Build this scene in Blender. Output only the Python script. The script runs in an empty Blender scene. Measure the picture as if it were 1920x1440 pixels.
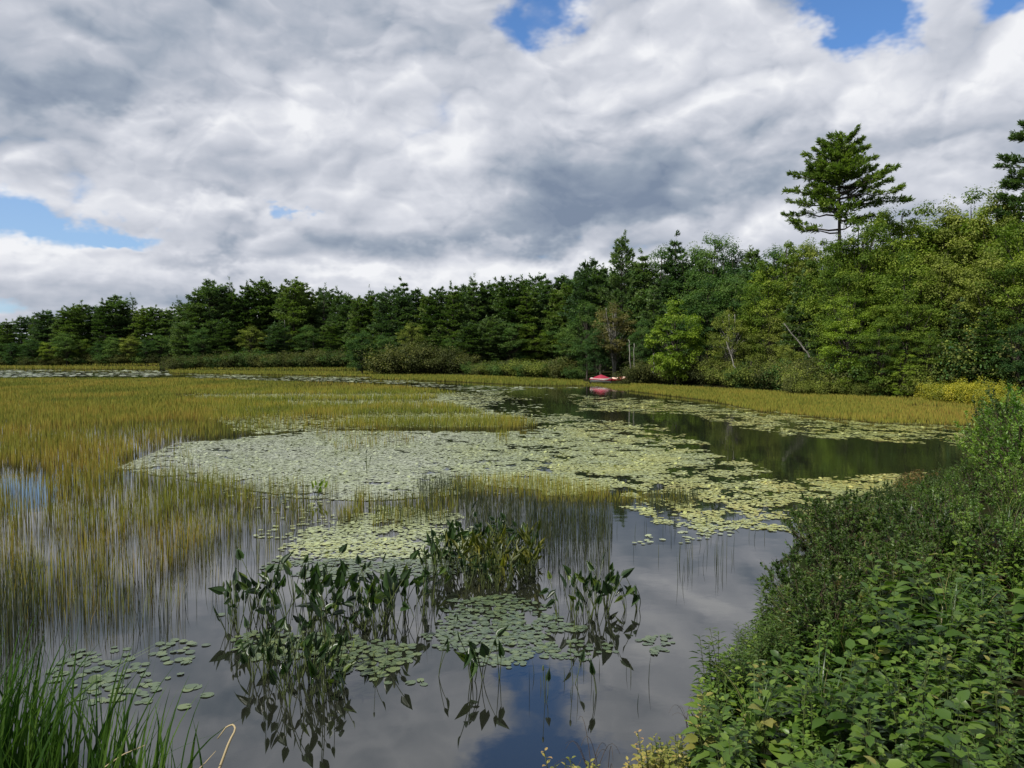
import bpy, math, random
import numpy as np
from mathutils import Vector, Matrix

# ------------------------------------------------------------------ camera, sky, sun
S = bpy.context.scene
COL = S.collection
R = math.radians
F_PX, H_CAM, HORIZ = 1450.0, 2.8, 665.0
PITCH = math.atan((720 - HORIZ) / F_PX)
cam = bpy.data.objects.new('camera', bpy.data.cameras.new('camera'))
COL.objects.link(cam)
cam.location = (0, 0, H_CAM)
cam.rotation_euler = (R(90) - PITCH, 0, 0)
cam.data.sensor_width = 36
cam.data.lens = F_PX / 1920 * 36
cam.data.clip_end = 3000
cam.data.clip_start = 0.05
S.camera = cam

SUN_EL, SUN_DIR = R(48), Vector((-0.70, -0.60, 0)).normalized()
sun = bpy.data.objects.new('sun', bpy.data.lights.new('sun', 'SUN'))
COL.objects.link(sun)
sun.data.energy = 5.0
sun.data.angle = R(0.6)
sun.data.color = (1.0, 0.95, 0.87)
tosun = Vector((SUN_DIR.x * math.cos(SUN_EL), SUN_DIR.y * math.cos(SUN_EL), math.sin(SUN_EL)))
sun.rotation_euler = (-tosun).to_track_quat('-Z', 'Y').to_euler()

S.view_settings.view_transform = 'Standard'
S.view_settings.look = 'None'
S.view_settings.exposure = 0.12
S.view_settings.gamma = 1.0
S.cycles.max_bounces = 6
S.cycles.diffuse_bounces = 3
S.cycles.glossy_bounces = 3
S.cycles.transmission_bounces = 3
S.cycles.transparent_max_bounces = 4
S.cycles.caustics_reflective = False


class NT:
    """tiny wrapper for writing node maths as expressions"""
    def __init__(s, tree):
        s.t = tree
    def n(s, kind, **kw):
        nd = s.t.nodes.new(kind)
        for k, v in kw.items():
            setattr(nd, k, v)
        return nd
    def put(s, sock, v):
        if isinstance(v, bpy.types.NodeSocket):
            s.t.links.new(v, sock)
        elif v is not None:
            sock.default_value = v
    def m(s, op, a, b=None, c=None, clamp=False):
        nd = s.n('ShaderNodeMath', operation=op, use_clamp=clamp)
        for i, v in enumerate((a, b, c)):
            s.put(nd.inputs[i], v)
        return nd.outputs[0]
    def v(s, op, a, b=None):
        nd = s.n('ShaderNodeVectorMath', operation=op)
        s.put(nd.inputs[0], a)
        if b is not None:
            s.put(nd.inputs[1], b)
        return nd.outputs[0]
    def noise(s, vec, scale, detail=6, rough=0.55, dist=0.0, color=False, lac=2.0, billow=False):
        nd = s.n('ShaderNodeTexNoise')
        if billow:                      # rounded heads with creases between them
            nd.noise_type = 'RIDGED_MULTIFRACTAL'
            nd.normalize = False
            nd.inputs['Offset'].default_value = 1.0
            nd.inputs['Gain'].default_value = 1.0

        s.put(nd.inputs['Vector'], vec)
        nd.inputs['Scale'].default_value = scale
        nd.inputs['Detail'].default_value = detail
        nd.inputs['Roughness'].default_value = rough
        nd.inputs['Distortion'].default_value = dist
        nd.inputs['Lacunarity'].default_value = lac
        if billow:
            return s.m('SUBTRACT', 1.0, s.m('MULTIPLY', nd.outputs['Fac'], 0.45))
        return nd.outputs['Color' if color else 'Fac']
    def ss(s, x, a, b, lo=0.0, hi=1.0):
        nd = s.n('ShaderNodeMapRange', interpolation_type='SMOOTHSTEP')
        s.put(nd.inputs['Value'], x)
        for k, v in (('From Min', a), ('From Max', b), ('To Min', lo), ('To Max', hi)):
            nd.inputs[k].default_value = v
        return nd.outputs[0]
    def mix(s, f, a, b, mode='MIX'):
        nd = s.n('ShaderNodeMix', data_type='RGBA', blend_type=mode)
        s.put(nd.inputs[0], f)
        for i, v in ((6, a), (7, b)):
            if not isinstance(v, bpy.types.NodeSocket):
                v = tuple(v) + (1,) if len(v) == 3 else v
            s.put(nd.inputs[i], v)
        return nd.outputs[2]


def build_world():
    w = bpy.data.worlds.new('World')
    S.world = w
    w.use_nodes = True
    t = w.node_tree
    t.nodes.clear()
    q = NT(t)
    out = q.n('ShaderNodeOutputWorld')
    bg = q.n('ShaderNodeBackground')
    t.links.new(bg.outputs[0], out.inputs[0])
    bg.inputs[1].default_value = 0.1
    sky = q.n('ShaderNodeTexSky', sky_type='NISHITA', sun_disc=False)
    sky.sun_elevation = SUN_EL
    sky.sun_rotation = math.atan2(SUN_DIR.x, SUN_DIR.y)
    sky.air_density, sky.dust_density, sky.ozone_density = 1.0, 0.4, 2.5
    co = q.n('ShaderNodeTexCoord').outputs['Generated']
    sep = q.n('ShaderNodeSeparateXYZ')
    t.links.new(co, sep.inputs[0])
    X, Y, Z = sep.outputs
    zc = q.m('ADD', q.m('MAXIMUM', Z, 0.0), 0.09)
    cmb = q.n('ShaderNodeCombineXYZ')
    q.put(cmb.inputs[0], q.m('DIVIDE', X, zc))
    q.put(cmb.inputs[1], q.m('DIVIDE', Y, zc))
    P = cmb.outputs[0]                                   # the cloud deck seen in perspective
    wp = q.v('SUBTRACT', q.noise(P, 0.7, 3, color=True), (0.5, 0.5, 0.5))
    P2 = q.v('ADD', P, q.v('MULTIPLY', wp, (0.9, 0.9, 0.9)))
    deck = q.noise(q.v('ADD', P2, (3.1, 7.7, 1.3)), 0.85, 5, 0.5)
    # heaped shapes: noise over the direction itself, warped
    D0 = q.v('MULTIPLY', co, (1.0, 1.0, 1.6))
    dw = q.v('SUBTRACT', q.noise(D0, 3.0, 3, color=True), (0.5, 0.5, 0.5))
    dw2 = q.v('SUBTRACT', q.noise(D0, 14.0, 3, color=True), (0.5, 0.5, 0.5))
    D1 = q.v('ADD', q.v('ADD', D0, q.v('MULTIPLY', dw, (0.12, 0.12, 0.12))), q.v('MULTIPLY', dw2, (0.028, 0.028, 0.028)))
    def heap(off):
        v_ = q.v('ADD', D1, off) if off else D1
        a = q.noise(v_, 4.2, 2, 0.5)
        b_ = q.noise(v_, 6.5, 7, 0.52, billow=True)
        return q.m('ADD', q.m('MULTIPLY', a, 0.55), q.m('MULTIPLY', b_, 0.45))
    puff = heap(None)
    relief = q.m('SUBTRACT', puff, heap((-0.010, 0.0, 0.034)))           # lit tops, shaded bellies
    b2 = q.noise(D1, 17.0, 5, 0.55, billow=True)
    b2u = q.noise(q.v('ADD', D1, (-0.004, 0.0, 0.013)), 17.0, 5, 0.55, billow=True)
    relief2 = q.m('SUBTRACT', b2, b2u)
    ysafe = q.m('MAXIMUM', Y, 0.02)
    front = q.ss(Y, 0.05, 0.3)
    U = q.m('DIVIDE', X, ysafe)
    V = q.m('DIVIDE', Z, ysafe)
    wv = q.n('ShaderNodeSeparateXYZ')
    wn = q.v('ADD', q.v('MULTIPLY', q.v('SUBTRACT', q.noise(D0, 6.0, 5, 0.65, color=True), (0.5, 0.5, 0.5)), (0.30, 0.18, 0)), (0, 0, 0))
    q.put(wv.inputs[0], wn)
    Uw = q.m('ADD', wv.outputs[0], U)
    Vw = q.m('ADD', wv.outputs[1], V)
    def blob(px, py, sx, sy, amp, rot=0.0):
        u0, v0 = (px - 960) / F_PX, (HORIZ - py) / F_PX
        du = q.m('SUBTRACT', Uw, u0)
        dv = q.m('SUBTRACT', Vw, v0)
        if rot:
            c_, s_ = math.cos(rot), math.sin(rot)
            du, dv = (q.m('ADD', q.m('MULTIPLY', du, c_), q.m('MULTIPLY', dv, s_)),
                      q.m('SUBTRACT', q.m('MULTIPLY', dv, c_), q.m('MULTIPLY', du, s_)))
        a = q.m('POWER', q.m('ABSOLUTE', q.m('DIVIDE', du, sx / F_PX)), 2.0)
        b = q.m('POWER', q.m('ABSOLUTE', q.m('DIVIDE', dv, sy / F_PX)), 2.0)
        e = q.m('EXPONENT', q.m('MULTIPLY', q.m('ADD', a, b), -1.0))
        return q.m('MULTIPLY', q.m('MULTIPLY', e, amp), front)
    def total(lst):
        s_ = lst[0]
        for e in lst[1:]:
            s_ = q.m('ADD', s_, e)
        return s_
    holes = total([
        blob(80, 415, 200, 36, 0.42, R(-10)), blob(220, 455, 90, 20, 0.25),
        blob(970, 40, 80, 60, 0.30), blob(1010, -100, 150, 80, 0.45), blob(1590, 45, 105, 70, 0.55), blob(1860, -20, 80, 40, 0.4),
        blob(556, 372, 34, 15, 0.25), blob(515, 312, 24, 22, 0.18), blob(10, 600, 80, 22, 0.22),
        blob(-420, 300, 200, 80, 0.3), blob(2400, 200, 260, 90, 0.4)])
    dens = q.m('ADD', q.m('MULTIPLY', deck, 0.35), q.m('MULTIPLY', puff, 0.65))
    cov = q.ss(q.m('SUBTRACT', q.m('ADD', dens, 0.16), holes), 0.30, 0.56)
    shade = total([
        blob(480, 45, 330, 55, -0.28), blob(130, 155, 270, 46, -0.32, R(-4)), blob(700, 95, 160, 34, -0.16),
        blob(1130, 345, 270, 80, -0.40, R(6)), blob(1020, 415, 220, 44, -0.36), blob(1540, 290, 260, 40, -0.28, R(14)),
        blob(1850, 250, 160, 50, -0.22), blob(430, 482, 150, 15, -0.26), blob(420, 362, 80, 22, -0.14),
        blob(760, 445, 190, 20, -0.18), blob(180, 322, 260, 22, -0.10), blob(250, 545, 350, 16, -0.10),
        blob(250, 235, 280, 32, 0.20), blob(430, 395, 170, 22, 0.22), blob(640, 235, 110, 44, 0.14),
        blob(1500, 175, 420, 80, 0.20), blob(1250, 110, 240, 60, 0.10), blob(840, 285, 100, 70, 0.16),
        blob(700, 505, 420, 20, 0.16), blob(1300, 420, 160, 22, 0.14, R(10)), blob(1800, 335, 200, 40, 0.12),
        blob(100, 465, 150, 18, 0.18), blob(1000, 480, 120, 18, 0.12)])
    br = q.m('ADD', 0.66, q.m('MULTIPLY', relief, 1.45))
    br = q.m('ADD', br, q.m('MULTIPLY', relief2, 0.20))
    br = q.m('ADD', br, q.m('MULTIPLY', q.m('SUBTRACT', deck, 0.5), -0.7))
    br = q.m('ADD', br, shade)
    # the deck overhead shows its grey underside
    br = q.m('SUBTRACT', br, q.ss(Z, 0.40, 0.75, 0.0, 0.30), clamp=True)
    ramp = q.n('ShaderNodeValToRGB')
    q.put(ramp.inputs[0], br)
    e = ramp.color_ramp.elements
    e[0].position, e[0].color = 0.0, (1.9, 2.4, 3.3, 1)
    e[1].position, e[1].color = 1.0, (8.2, 8.3, 8.6, 1)
    for p_, c_ in ((0.30, (3.1, 3.6, 4.4, 1)), (0.55, (4.7, 5.0, 5.7, 1)), (0.78, (6.3, 6.5, 7.1, 1))):
        k = e.new(p_)
        k.color = c_
    skyc = q.mix(q.ss(Z, 0.12, 0.32, 0.45, 0.06), q.v('MULTIPLY', sky.outputs[0], (0.62, 1.0, 1.40)), (4.6, 5.6, 6.9))
    q.put(bg.inputs[0], q.mix(cov, skyc, ramp.outputs[0]))


build_world()

# ------------------------------------------------------------------ geometry helpers
cp, sp = math.cos(PITCH), math.sin(PITCH)


def ray(px, py):
    a, b = (px - 960) / F_PX, (720 - py) / F_PX
    return np.array([a, cp + b * sp, -sp + b * cp])


def G(px, py, z=0.0):
    d = ray(px, py)
    k = (z - H_CAM) / d[2]
    return (d[0] * k, d[1] * k)


def at_y(px, py, Y):
    d = ray(px, py) * (Y / ray(px, py)[1])
    return float(d[0]), float(H_CAM + d[2])


def to_px(x, y, z=0.0):
    zz = z - H_CAM
    dep = y * cp - zz * sp
    up = y * sp + zz * cp
    dep = np.where(dep > 0.1, dep, 0.1)
    return 960 + F_PX * x / dep, 720 - F_PX * up / dep


def inpoly(px, py, poly):
    r = np.zeros(np.shape(px), bool)
    n = len(poly)
    for i in range(n):
        x1, y1 = poly[i]
        x2, y2 = poly[(i + 1) % n]
        if y1 == y2:
            continue
        c = ((y1 > py) != (y2 > py)) & (px < (x2 - x1) * (py - y1) / (y2 - y1) + x1)
        r ^= c
    return r


def polydist(x, y, poly):
    d = np.full(np.shape(x), 1e9)
    n = len(poly)
    for i in range(n):
        ax, ay = poly[i]
        bx, by = poly[(i + 1) % n]
        vx, vy = bx - ax, by - ay
        t = np.clip(((x - ax) * vx + (y - ay) * vy) / (vx * vx + vy * vy + 1e-9), 0, 1)
        d = np.minimum(d, np.hypot(x - ax - t * vx, y - ay - t * vy))
    return d


_perm = np.random.RandomState(5).rand(256, 256)


def vnoise(x, y):
    xi, yi = np.floor(x).astype(int), np.floor(y).astype(int)
    fx, fy = x - xi, y - yi
    fx, fy = fx * fx * (3 - 2 * fx), fy * fy * (3 - 2 * fy)
    g = lambda i, j: _perm[i & 255, j & 255]
    return (g(xi, yi) * (1 - fx) + g(xi + 1, yi) * fx) * (1 - fy) + (g(xi, yi + 1) * (1 - fx) + g(xi + 1, yi + 1) * fx) * fy


def fbm(x, y, o=4):
    s, a, t = 0, 0.5, 0
    for k in range(o):
        s = s + a * vnoise(x * 2 ** k + 17 * k, y * 2 ** k + 31 * k)
        t += a
        a *= 0.5
    return s / t


class MB:
    """collects vertices, faces of any size and one colour per vertex (leaf, clump, height)"""
    def __init__(s):
        s.v, s.c, s.l, s.t, s.n = [], [], [], [], 0
    def add(s, verts, faces, col=None):
        verts = np.asarray(verts, float).reshape(-1, 3)
        faces = np.asarray(faces, int)
        s.v.append(verts)
        s.c.append(np.tile([0.5, 0.5, 0.5], (len(verts), 1)) if col is None else np.asarray(col, float).reshape(-1, 3))
        s.l.append((faces + s.n).reshape(-1))
        s.t.append(np.full(len(faces), faces.shape[1]))
        s.n += len(verts)
    def scatter(s, T, Fc, C, D, N, L, W, rnd):
        """copies of a small leaf template T (along, across, up) at C"""
        C, D, N = np.asarray(C, float), np.asarray(D, float), np.asarray(N, float)
        n = len(C)
        if n == 0:
            return
        D = D / (np.linalg.norm(D, axis=1, keepdims=True) + 1e-9)
        Sd = np.cross(D, N)
        Sd = Sd / (np.linalg.norm(Sd, axis=1, keepdims=True) + 1e-9)
        Nn = np.cross(Sd, D)
        T = np.asarray(T, float)
        L = np.broadcast_to(L, (n,))[:, None, None]
        W = np.broadcast_to(W, (n,))[:, None, None]
        P = C[:, None, :] + T[None, :, 0:1] * L * D[:, None] + T[None, :, 1:2] * W * Sd[:, None] + T[None, :, 2:3] * L * Nn[:, None]
        k = len(T)
        col = np.repeat(rnd[:, None, :], k, axis=1).copy()
        base = (np.arange(n) * k)[:, None, None]
        for ff in Fc:
            pass
        first = True
        sizes = {}
        for f in Fc:
            sizes.setdefault(len(f), []).append(f)
        s.v.append(P.reshape(-1, 3))
        s.c.append(col.reshape(-1, 3))
        for sz, fl in sizes.items():
            fa = base + np.array(fl)[None]
            s.l.append((fa + s.n).reshape(-1))
            s.t.append(np.full(n * len(fl), sz))
        s.n += n * k
    def tube(s, pts, rad, sides=6, col=None, cap=True):
        pts = np.asarray(pts, float)
        n = len(pts)
        rad = np.broadcast_to(rad, (n,))
        tg = np.gradient(pts, axis=0)
        tg /= np.linalg.norm(tg, axis=1, keepdims=True) + 1e-9
        ref = np.array([0.0, 0, 1]) if abs(tg[0][2]) < 0.9 else np.array([1.0, 0, 0])
        a = np.cross(tg, ref)
        a /= np.linalg.norm(a, axis=1, keepdims=True) + 1e-9
        b = np.cross(tg, a)
        th = np.arange(sides) * 2 * math.pi / sides
        V_ = pts[:, None] + rad[:, None, None] * (np.cos(th)[None, :, None] * a[:, None] + np.sin(th)[None, :, None] * b[:, None])
        i = np.arange(n - 1)[:, None] * sides
        j = np.arange(sides)[None]
        j2 = (j + 1) % sides
        fc = np.stack([i + j, i + j2, i + sides + j2, i + sides + j], -1).reshape(-1, 4)
        s.add(V_.reshape(-1, 3), fc, None if col is None else np.tile(col, (n * sides, 1)))
        if cap and sides > 2:
            s.l.append(np.arange(sides) + s.n - sides)
            s.t.append(np.array([sides]))
    def mesh(s, name, mat, smooth=False):
        me = bpy.data.meshes.new(name)
        V_ = np.concatenate(s.v)
        L_ = np.concatenate(s.l).astype(np.int32)
        T_ = np.concatenate(s.t).astype(np.int32)
        me.vertices.add(len(V_))
        me.vertices.foreach_set('co', V_.astype(np.float32).ravel())
        me.loops.add(len(L_))
        me.loops.foreach_set('vertex_index', L_)
        me.polygons.add(len(T_))
        me.polygons.foreach_set('loop_start', np.concatenate([[0], np.cumsum(T_)[:-1]]).astype(np.int32))
        me.update(calc_edges=True)
        at = me.attributes.new('v', 'FLOAT_COLOR', 'POINT')
        c4 = np.ones((len(V_), 4), np.float32)
        c4[:, :3] = np.concatenate(s.c)
        at.data.foreach_set('color', c4.ravel())
        if smooth:
            me.polygons.foreach_set('use_smooth', np.ones(len(T_), bool))
        if mat:
            me.materials.append(mat)
        return me


def link(name, me, parent=None, loc=None, rz=0.0, sc=None):
    o = bpy.data.objects.new(name, me)
    COL.objects.link(o)
    if parent:
        o.parent = parent
    if loc is not None:
        o.location = loc
    if rz:
        o.rotation_euler = (0, 0, rz)
    if sc is not None:
        o.scale = sc if hasattr(sc, '__len__') else (sc, sc, sc)
    return o


def tag(o, label=None, cat=None, group=None, kind=None):
    for k, v in (('label', label), ('category', cat), ('group', group), ('kind', kind)):
        if v:
            o[k] = v
    return o


def thing(name, parts, loc, rz, sc, label, cat, group=None):
    """an Empty at the thing's base with its part meshes; parts = [(part_name, mesh) or (part_name, mesh, [(sub, mesh)])]"""
    e = link(name, None, None, loc, rz, sc)
    e.empty_display_size = 0.2
    tag(e, label, cat, group)
    for p in parts:
        c = link(p[0], p[1], e)
        if len(p) > 2:
            for q_ in p[2]:
                link(q_[0], q_[1], c)
    return e


def part_of(v, lo, hi, words):
    k = int((v - lo) / (hi - lo + 1e-9) * len(words))
    return words[max(0, min(len(words) - 1, k))]


NUM = ['no', 'one', 'two', 'three', 'four', 'five', 'six', 'seven', 'eight', 'nine', 'ten', 'eleven']


# ------------------------------------------------------------------ materials
def newmat(name):
    m = bpy.data.materials.new(name)
    m.use_nodes = True
    t = m.node_tree
    t.nodes.clear()
    q = NT(t)
    out = q.n('ShaderNodeOutputMaterial')
    bs = q.n('ShaderNodeBsdfPrincipled')
    t.links.new(bs.outputs[0], out.inputs[0])
    return m, q, bs, out


def ramp_of(q, fac, stops):
    r_ = q.n('ShaderNodeValToRGB')
    q.put(r_.inputs[0], fac)
    e = r_.color_ramp.elements
    e[0].position, e[0].color = stops[0][0], tuple(stops[0][1]) + (1,)
    e[1].position, e[1].color = stops[-1][0], tuple(stops[-1][1]) + (1,)
    for p_, c_ in stops[1:-1]:
        k = e.new(p_)
        k.color = tuple(c_) + (1,)
    return r_.outputs[0]


def leaf_mat(name, stops, trans=0.3, rough=0.5, spec=0.4, objvar=0.25, leafw=0.30, tip=None, tcol=(1.2, 1.5, 0.5)):
    m, q, bs, out = newmat(name)
    at = q.n('ShaderNodeAttribute', attribute_name='v')
    sx = q.n('ShaderNodeSeparateXYZ')
    q.put(sx.inputs[0], at.outputs['Vector'])
    oi = q.n('ShaderNodeObjectInfo').outputs['Random']
    f = q.m('ADD', q.m('MULTIPLY', sx.outputs[0], leafw), q.m('MULTIPLY', sx.outputs[1], 1 - leafw))
    f = q.m('ADD', f, q.m('MULTIPLY', q.m('SUBTRACT', oi, 0.5), objvar), clamp=True)
    c = ramp_of(q, f, stops)
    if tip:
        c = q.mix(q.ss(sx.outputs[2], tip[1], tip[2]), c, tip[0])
    q.put(bs.inputs['Base Color'], c)
    bs.inputs['Roughness'].default_value = rough
    bs.inputs['Specular IOR Level'].default_value = spec
    tr = q.n('ShaderNodeBsdfTranslucent')
    q.put(tr.inputs[0], q.v('MULTIPLY', c, tcol))
    mx = q.n('ShaderNodeMixShader')
    mx.inputs[0].default_value = trans
    q.t.links.new(bs.outputs[0], mx.inputs[1])
    q.t.links.new(tr.outputs[0], mx.inputs[2])
    q.t.links.new(mx.outputs[0], out.inputs[0])
    return m


def bark_mat(name, a, b, scale=6.0):
    m, q, bs, out = newmat(name)
    co = q.n('ShaderNodeTexCoord').outputs['Object']
    n1 = q.noise(q.v('MULTIPLY', co, (1, 1, 0.25)), scale, 6, 0.65)
    q.put(bs.inputs['Base Color'], q.mix(q.ss(n1, 0.35, 0.65), a, b))
    bs.inputs['Roughness'].default_value = 0.9
    bp = q.n('ShaderNodeBump')
    bp.inputs['Strength'].default_value = 0.6
    bp.inputs['Distance'].default_value = 0.03
    q.put(bp.inputs['Height'], n1)
    q.put(bs.inputs['Normal'], bp.outputs[0])
    return m


M = {}
M['pine_dark'] = leaf_mat('pine_dark', [(0, (.046, .086, .042)), (.5, (.094, .152, .064)), (1, (.170, .228, .084))], .28, .6, .12, .55)
M['pine_olive'] = leaf_mat('pine_olive', [(0, (.046, .086, .030)), (.5, (.100, .155, .046)), (1, (.185, .240, .064))], .28, .6, .12, .55)
M['pine_hero'] = leaf_mat('pine_hero', [(0, (.055, .100, .026)), (.5, (.140, .200, .044)), (1, (.260, .310, .070))], .34, .5, .3, .1)
M['green'] = leaf_mat('green', [(0, (.048, .090, .018)), (.5, (.120, .180, .026)), (1, (.225, .280, .042))], .34, .6, .12, .6)
M['deep'] = leaf_mat('deep', [(0, (.030, .070, .024)), (.5, (.068, .130, .034)), (1, (.130, .195, .048))], .32, .6, .12, .6)
M['bright'] = leaf_mat('bright', [(0, (.070, .130, .012)), (.5, (.160, .240, .020)), (1, (.260, .340, .035))], .35, .5, .35, .2)
M['olive'] = leaf_mat('olive', [(0, (.072, .098, .022)), (.5, (.160, .195, .040)), (1, (.260, .290, .062))], .32, .6, .12, .5)
M['tan'] = leaf_mat('tan', [(0, (0.069, 0.071, 0.025)), (.5, (0.149, 0.138, 0.044)), (1, (0.241, 0.207, 0.069))], .3, .6, .3, .2)
M['shore'] = leaf_mat('shore', [(0, (.034, .044, .018)), (.5, (.080, .095, .030)), (1, (.155, .160, .045))], .3, .6, .12, .55)
M['golden'] = leaf_mat('golden', [(0, (0.110, 0.143, 0.017)), (.5, (0.264, 0.264, 0.024)), (1, (0.462, 0.396, 0.033))], .3, .55, .3, .2)
M['rust'] = leaf_mat('rust', [(0, (.07, .05, .02)), (.5, (.15, .10, .03)), (1, (.26, .17, .05))], .3, .6, .3, .3)
M['bank_dark'] = leaf_mat('bank_dark', [(0, (.024, .052, .011)), (.5, (.062, .112, .020)), (.92, (.105, .150, .030)), (1, (.15, .11, .035))], .32, .45, .4, .3)
M['bank_sunlit'] = leaf_mat('bank_sunlit', [(0, (.05, .12, .014)), (.5, (.12, .22, .026)), (1, (.22, .33, .045))], .35, .42, .45, .3)  # sunlight on the bank-top shrubs is put into this leaf colour
M['bank_green'] = leaf_mat('bank_green', [(0, (.028, .068, .012)), (.5, (.070, .138, .020)), (1, (.150, .230, .035))], .34, .42, .45, .3)
M['herb'] = leaf_mat('herb', [(0, (.022, .055, .010)), (.5, (.062, .120, .018)), (.9, (.140, .210, .034)), (1, (.22, .21, .05))], .34, .4, .45, .45, .55)
M['herb_light'] = leaf_mat('herb_light', [(0, (.06, .12, .015)), (.5, (.12, .20, .025)), (1, (.20, .27, .04))], .35, .42, .45, .25)
M['yellowing'] = leaf_mat('yellowing', [(0, (.08, .11, .02)), (.5, (.20, .21, .04)), (.8, (.36, .30, .08)), (1, (.46, .28, .12))], .32, .5, .4, .3)
M['pickerel'] = leaf_mat('pickerel', [(0, (.008, .018, .008)), (.5, (.018, .038, .012)), (.85, (.036, .070, .018)), (1, (.10, .14, .02))], .22, .35, .5, .5, .6)  # near black: the foreground shade is put into the leaf colour
M['pickerel_yellow'] = leaf_mat('pickerel_yellow', [(0, (.03, .04, .01)), (.5, (.07, .085, .015)), (1, (.20, .19, .03))], .3, .4, .4, .4, .7)
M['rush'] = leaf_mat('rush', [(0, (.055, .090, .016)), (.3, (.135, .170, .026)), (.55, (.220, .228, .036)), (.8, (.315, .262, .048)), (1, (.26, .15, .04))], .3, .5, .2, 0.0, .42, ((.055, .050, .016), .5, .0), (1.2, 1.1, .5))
M['rush_dark'] = leaf_mat('rush_dark', [(0, (.014, .024, .012)), (.5, (.035, .048, .020)), (1, (.10, .095, .035))], .15, .45, .4, 0.0, .6)
M['tall_grass'] = leaf_mat('tall_grass', [(0, (.020, .055, .010)), (.5, (.050, .105, .016)), (.92, (.10, .17, .03)), (1, (.25, .20, .08))], .35, .4, .45, 0.0, .5)
M['pad'] = leaf_mat('pad', [(0, (.320, .345, .250)), (.45, (.300, .345, .170)), (.75, (.380, .400, .120)), (1, (.44, .38, .11))], .05, .28, .8, .0, .25, None, (1, 1, 1))  # whitish low end carries painted sky sheen
M['pad_near'] = leaf_mat('pad_near', [(0, (.050, .075, .045)), (.5, (.088, .122, .058)), (.85, (.150, .185, .065)), (1, (.30, .27, .09))], .05, .25, .6, .0, .5, None, (1, 1, 1))
M['pad_dark'] = leaf_mat('pad_dark', [(0, (.03, .05, .02)), (1, (.08, .09, .03))], .05, .4, .5, .1)
M['bark'] = bark_mat('bark', (.025, .020, .016), (.07, .058, .045))
M['bark_pale'] = bark_mat('bark_pale', (.10, .095, .08), (.26, .25, .22))
M['twig'] = bark_mat('twig', (.03, .022, .014), (.075, .05, .03), 20)
M['green_stem'] = leaf_mat('green_stem', [(0, (.03, .05, .015)), (1, (.09, .11, .03))], .0, .5, .4, .2)
M['dry'] = leaf_mat('dry', [(0, (.25, .18, .08)), (1, (.50, .42, .26))], .1, .6, .3, .1)


def flat_mat(name, col, rough=0.5, spec=0.5, var=0.15, scale=8.0):
    m, q, bs, out = newmat(name)
    co = q.n('ShaderNodeTexCoord').outputs['Object']
    n1 = q.noise(co, scale, 5, 0.6)
    dk = tuple(c * (1 - var) for c in col)
    lt = tuple(min(1, c * (1 + var)) for c in col)
    q.put(bs.inputs['Base Color'], q.mix(n1, dk, lt))
    bs.inputs['Roughness'].default_value = rough
    bs.inputs['Specular IOR Level'].default_value = spec
    return m


# water
def water_mat():
    m, q, bs, out = newmat('water')
    co = q.n('ShaderNodeTexCoord').outputs['Object']
    bs.inputs['Base Color'].default_value = (.012, .013, .009, 1)
    bs.inputs['Roughness'].default_value = 0.015
    bs.inputs['IOR'].default_value = 2.2
    n1 = q.noise(q.v('MULTIPLY', co, (1, 1.3, 1)), 5.0, 3, 0.5)
    n2 = q.noise(co, 0.9, 2, 0.5)
    sepp = q.n('ShaderNodeSeparateXYZ')
    q.put(sepp.inputs[0], co)
    breeze = q.ss(q.noise(co, 0.12, 3, 0.5), 0.42, 0.62)
    far = q.ss(sepp.outputs[1], 9.0, 30.0, 0.10, 1.0)     # open water further out is slightly rippled
    hgt = q.m('ADD', q.m('MULTIPLY', q.m('MULTIPLY', n1, q.m('MULTIPLY_ADD', breeze, 0.7, 0.3)), far), q.m('MULTIPLY', n2, 0.8))
    bp = q.n('ShaderNodeBump')
    bp.inputs['Strength'].default_value = 1.0
    bp.inputs['Distance'].default_value = 0.0035
    q.put(bp.inputs['Height'], hgt)
    q.put(bs.inputs['Normal'], bp.outputs[0])
    return m


M['water'] = water_mat()


def ground_mat():
    m, q, bs, out = newmat('ground')
    co = q.n('ShaderNodeTexCoord').outputs['Object']
    n1 = q.noise(co, 0.7, 8, 0.6)
    n2 = q.noise(co, 9.0, 6, 0.65)
    c = q.mix(q.ss(n1, 0.35, 0.65), (.018, .014, .008), (.016, .026, .008))
    c = q.mix(q.ss(n2, 0.55, 0.8), c, (.05, .04, .02))
    q.put(bs.inputs['Base Color'], c)
    bs.inputs['Roughness'].default_value = 1.0
    bs.inputs['Specular IOR Level'].default_value = 0.0
    bp = q.n('ShaderNodeBump')
    bp.inputs['Strength'].default_value = 0.8
    bp.inputs['Distance'].default_value = 0.05
    q.put(bp.inputs['Height'], n2)
    q.put(bs.inputs['Normal'], bp.outputs[0])
    return m


M['ground'] = ground_mat()

# ------------------------------------------------------------------ the setting: ground and water
POND = [(-30, 0), (-9, 2.6), (-5.5, 3.5), (-3.4, 4.1), (-1.6, 4.3), (-0.4, 4.4), (0.6, 4.75), (1.35, 5.3), (1.8, 6.2), (2.6, 7.4), (3.2, 8.7), (3.6, 10.2),
        (5.0, 12.0), (6.6, 14.0), (9.2, 16.6), (11.6, 19.0), (15, 23), (20, 29), (24.5, 36), G(1850, 765), G(1780, 746), G(1500, 737), G(1330, 728), G(1230, 722),
        G(1120, 717), G(1080, 712), G(900, 706), G(735, 704), G(700, 699), G(330, 695), G(312, 689), G(0, 686.5), G(-400, 684.5), (-230, 160), (-200, 60), (-90, 5)]


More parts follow.
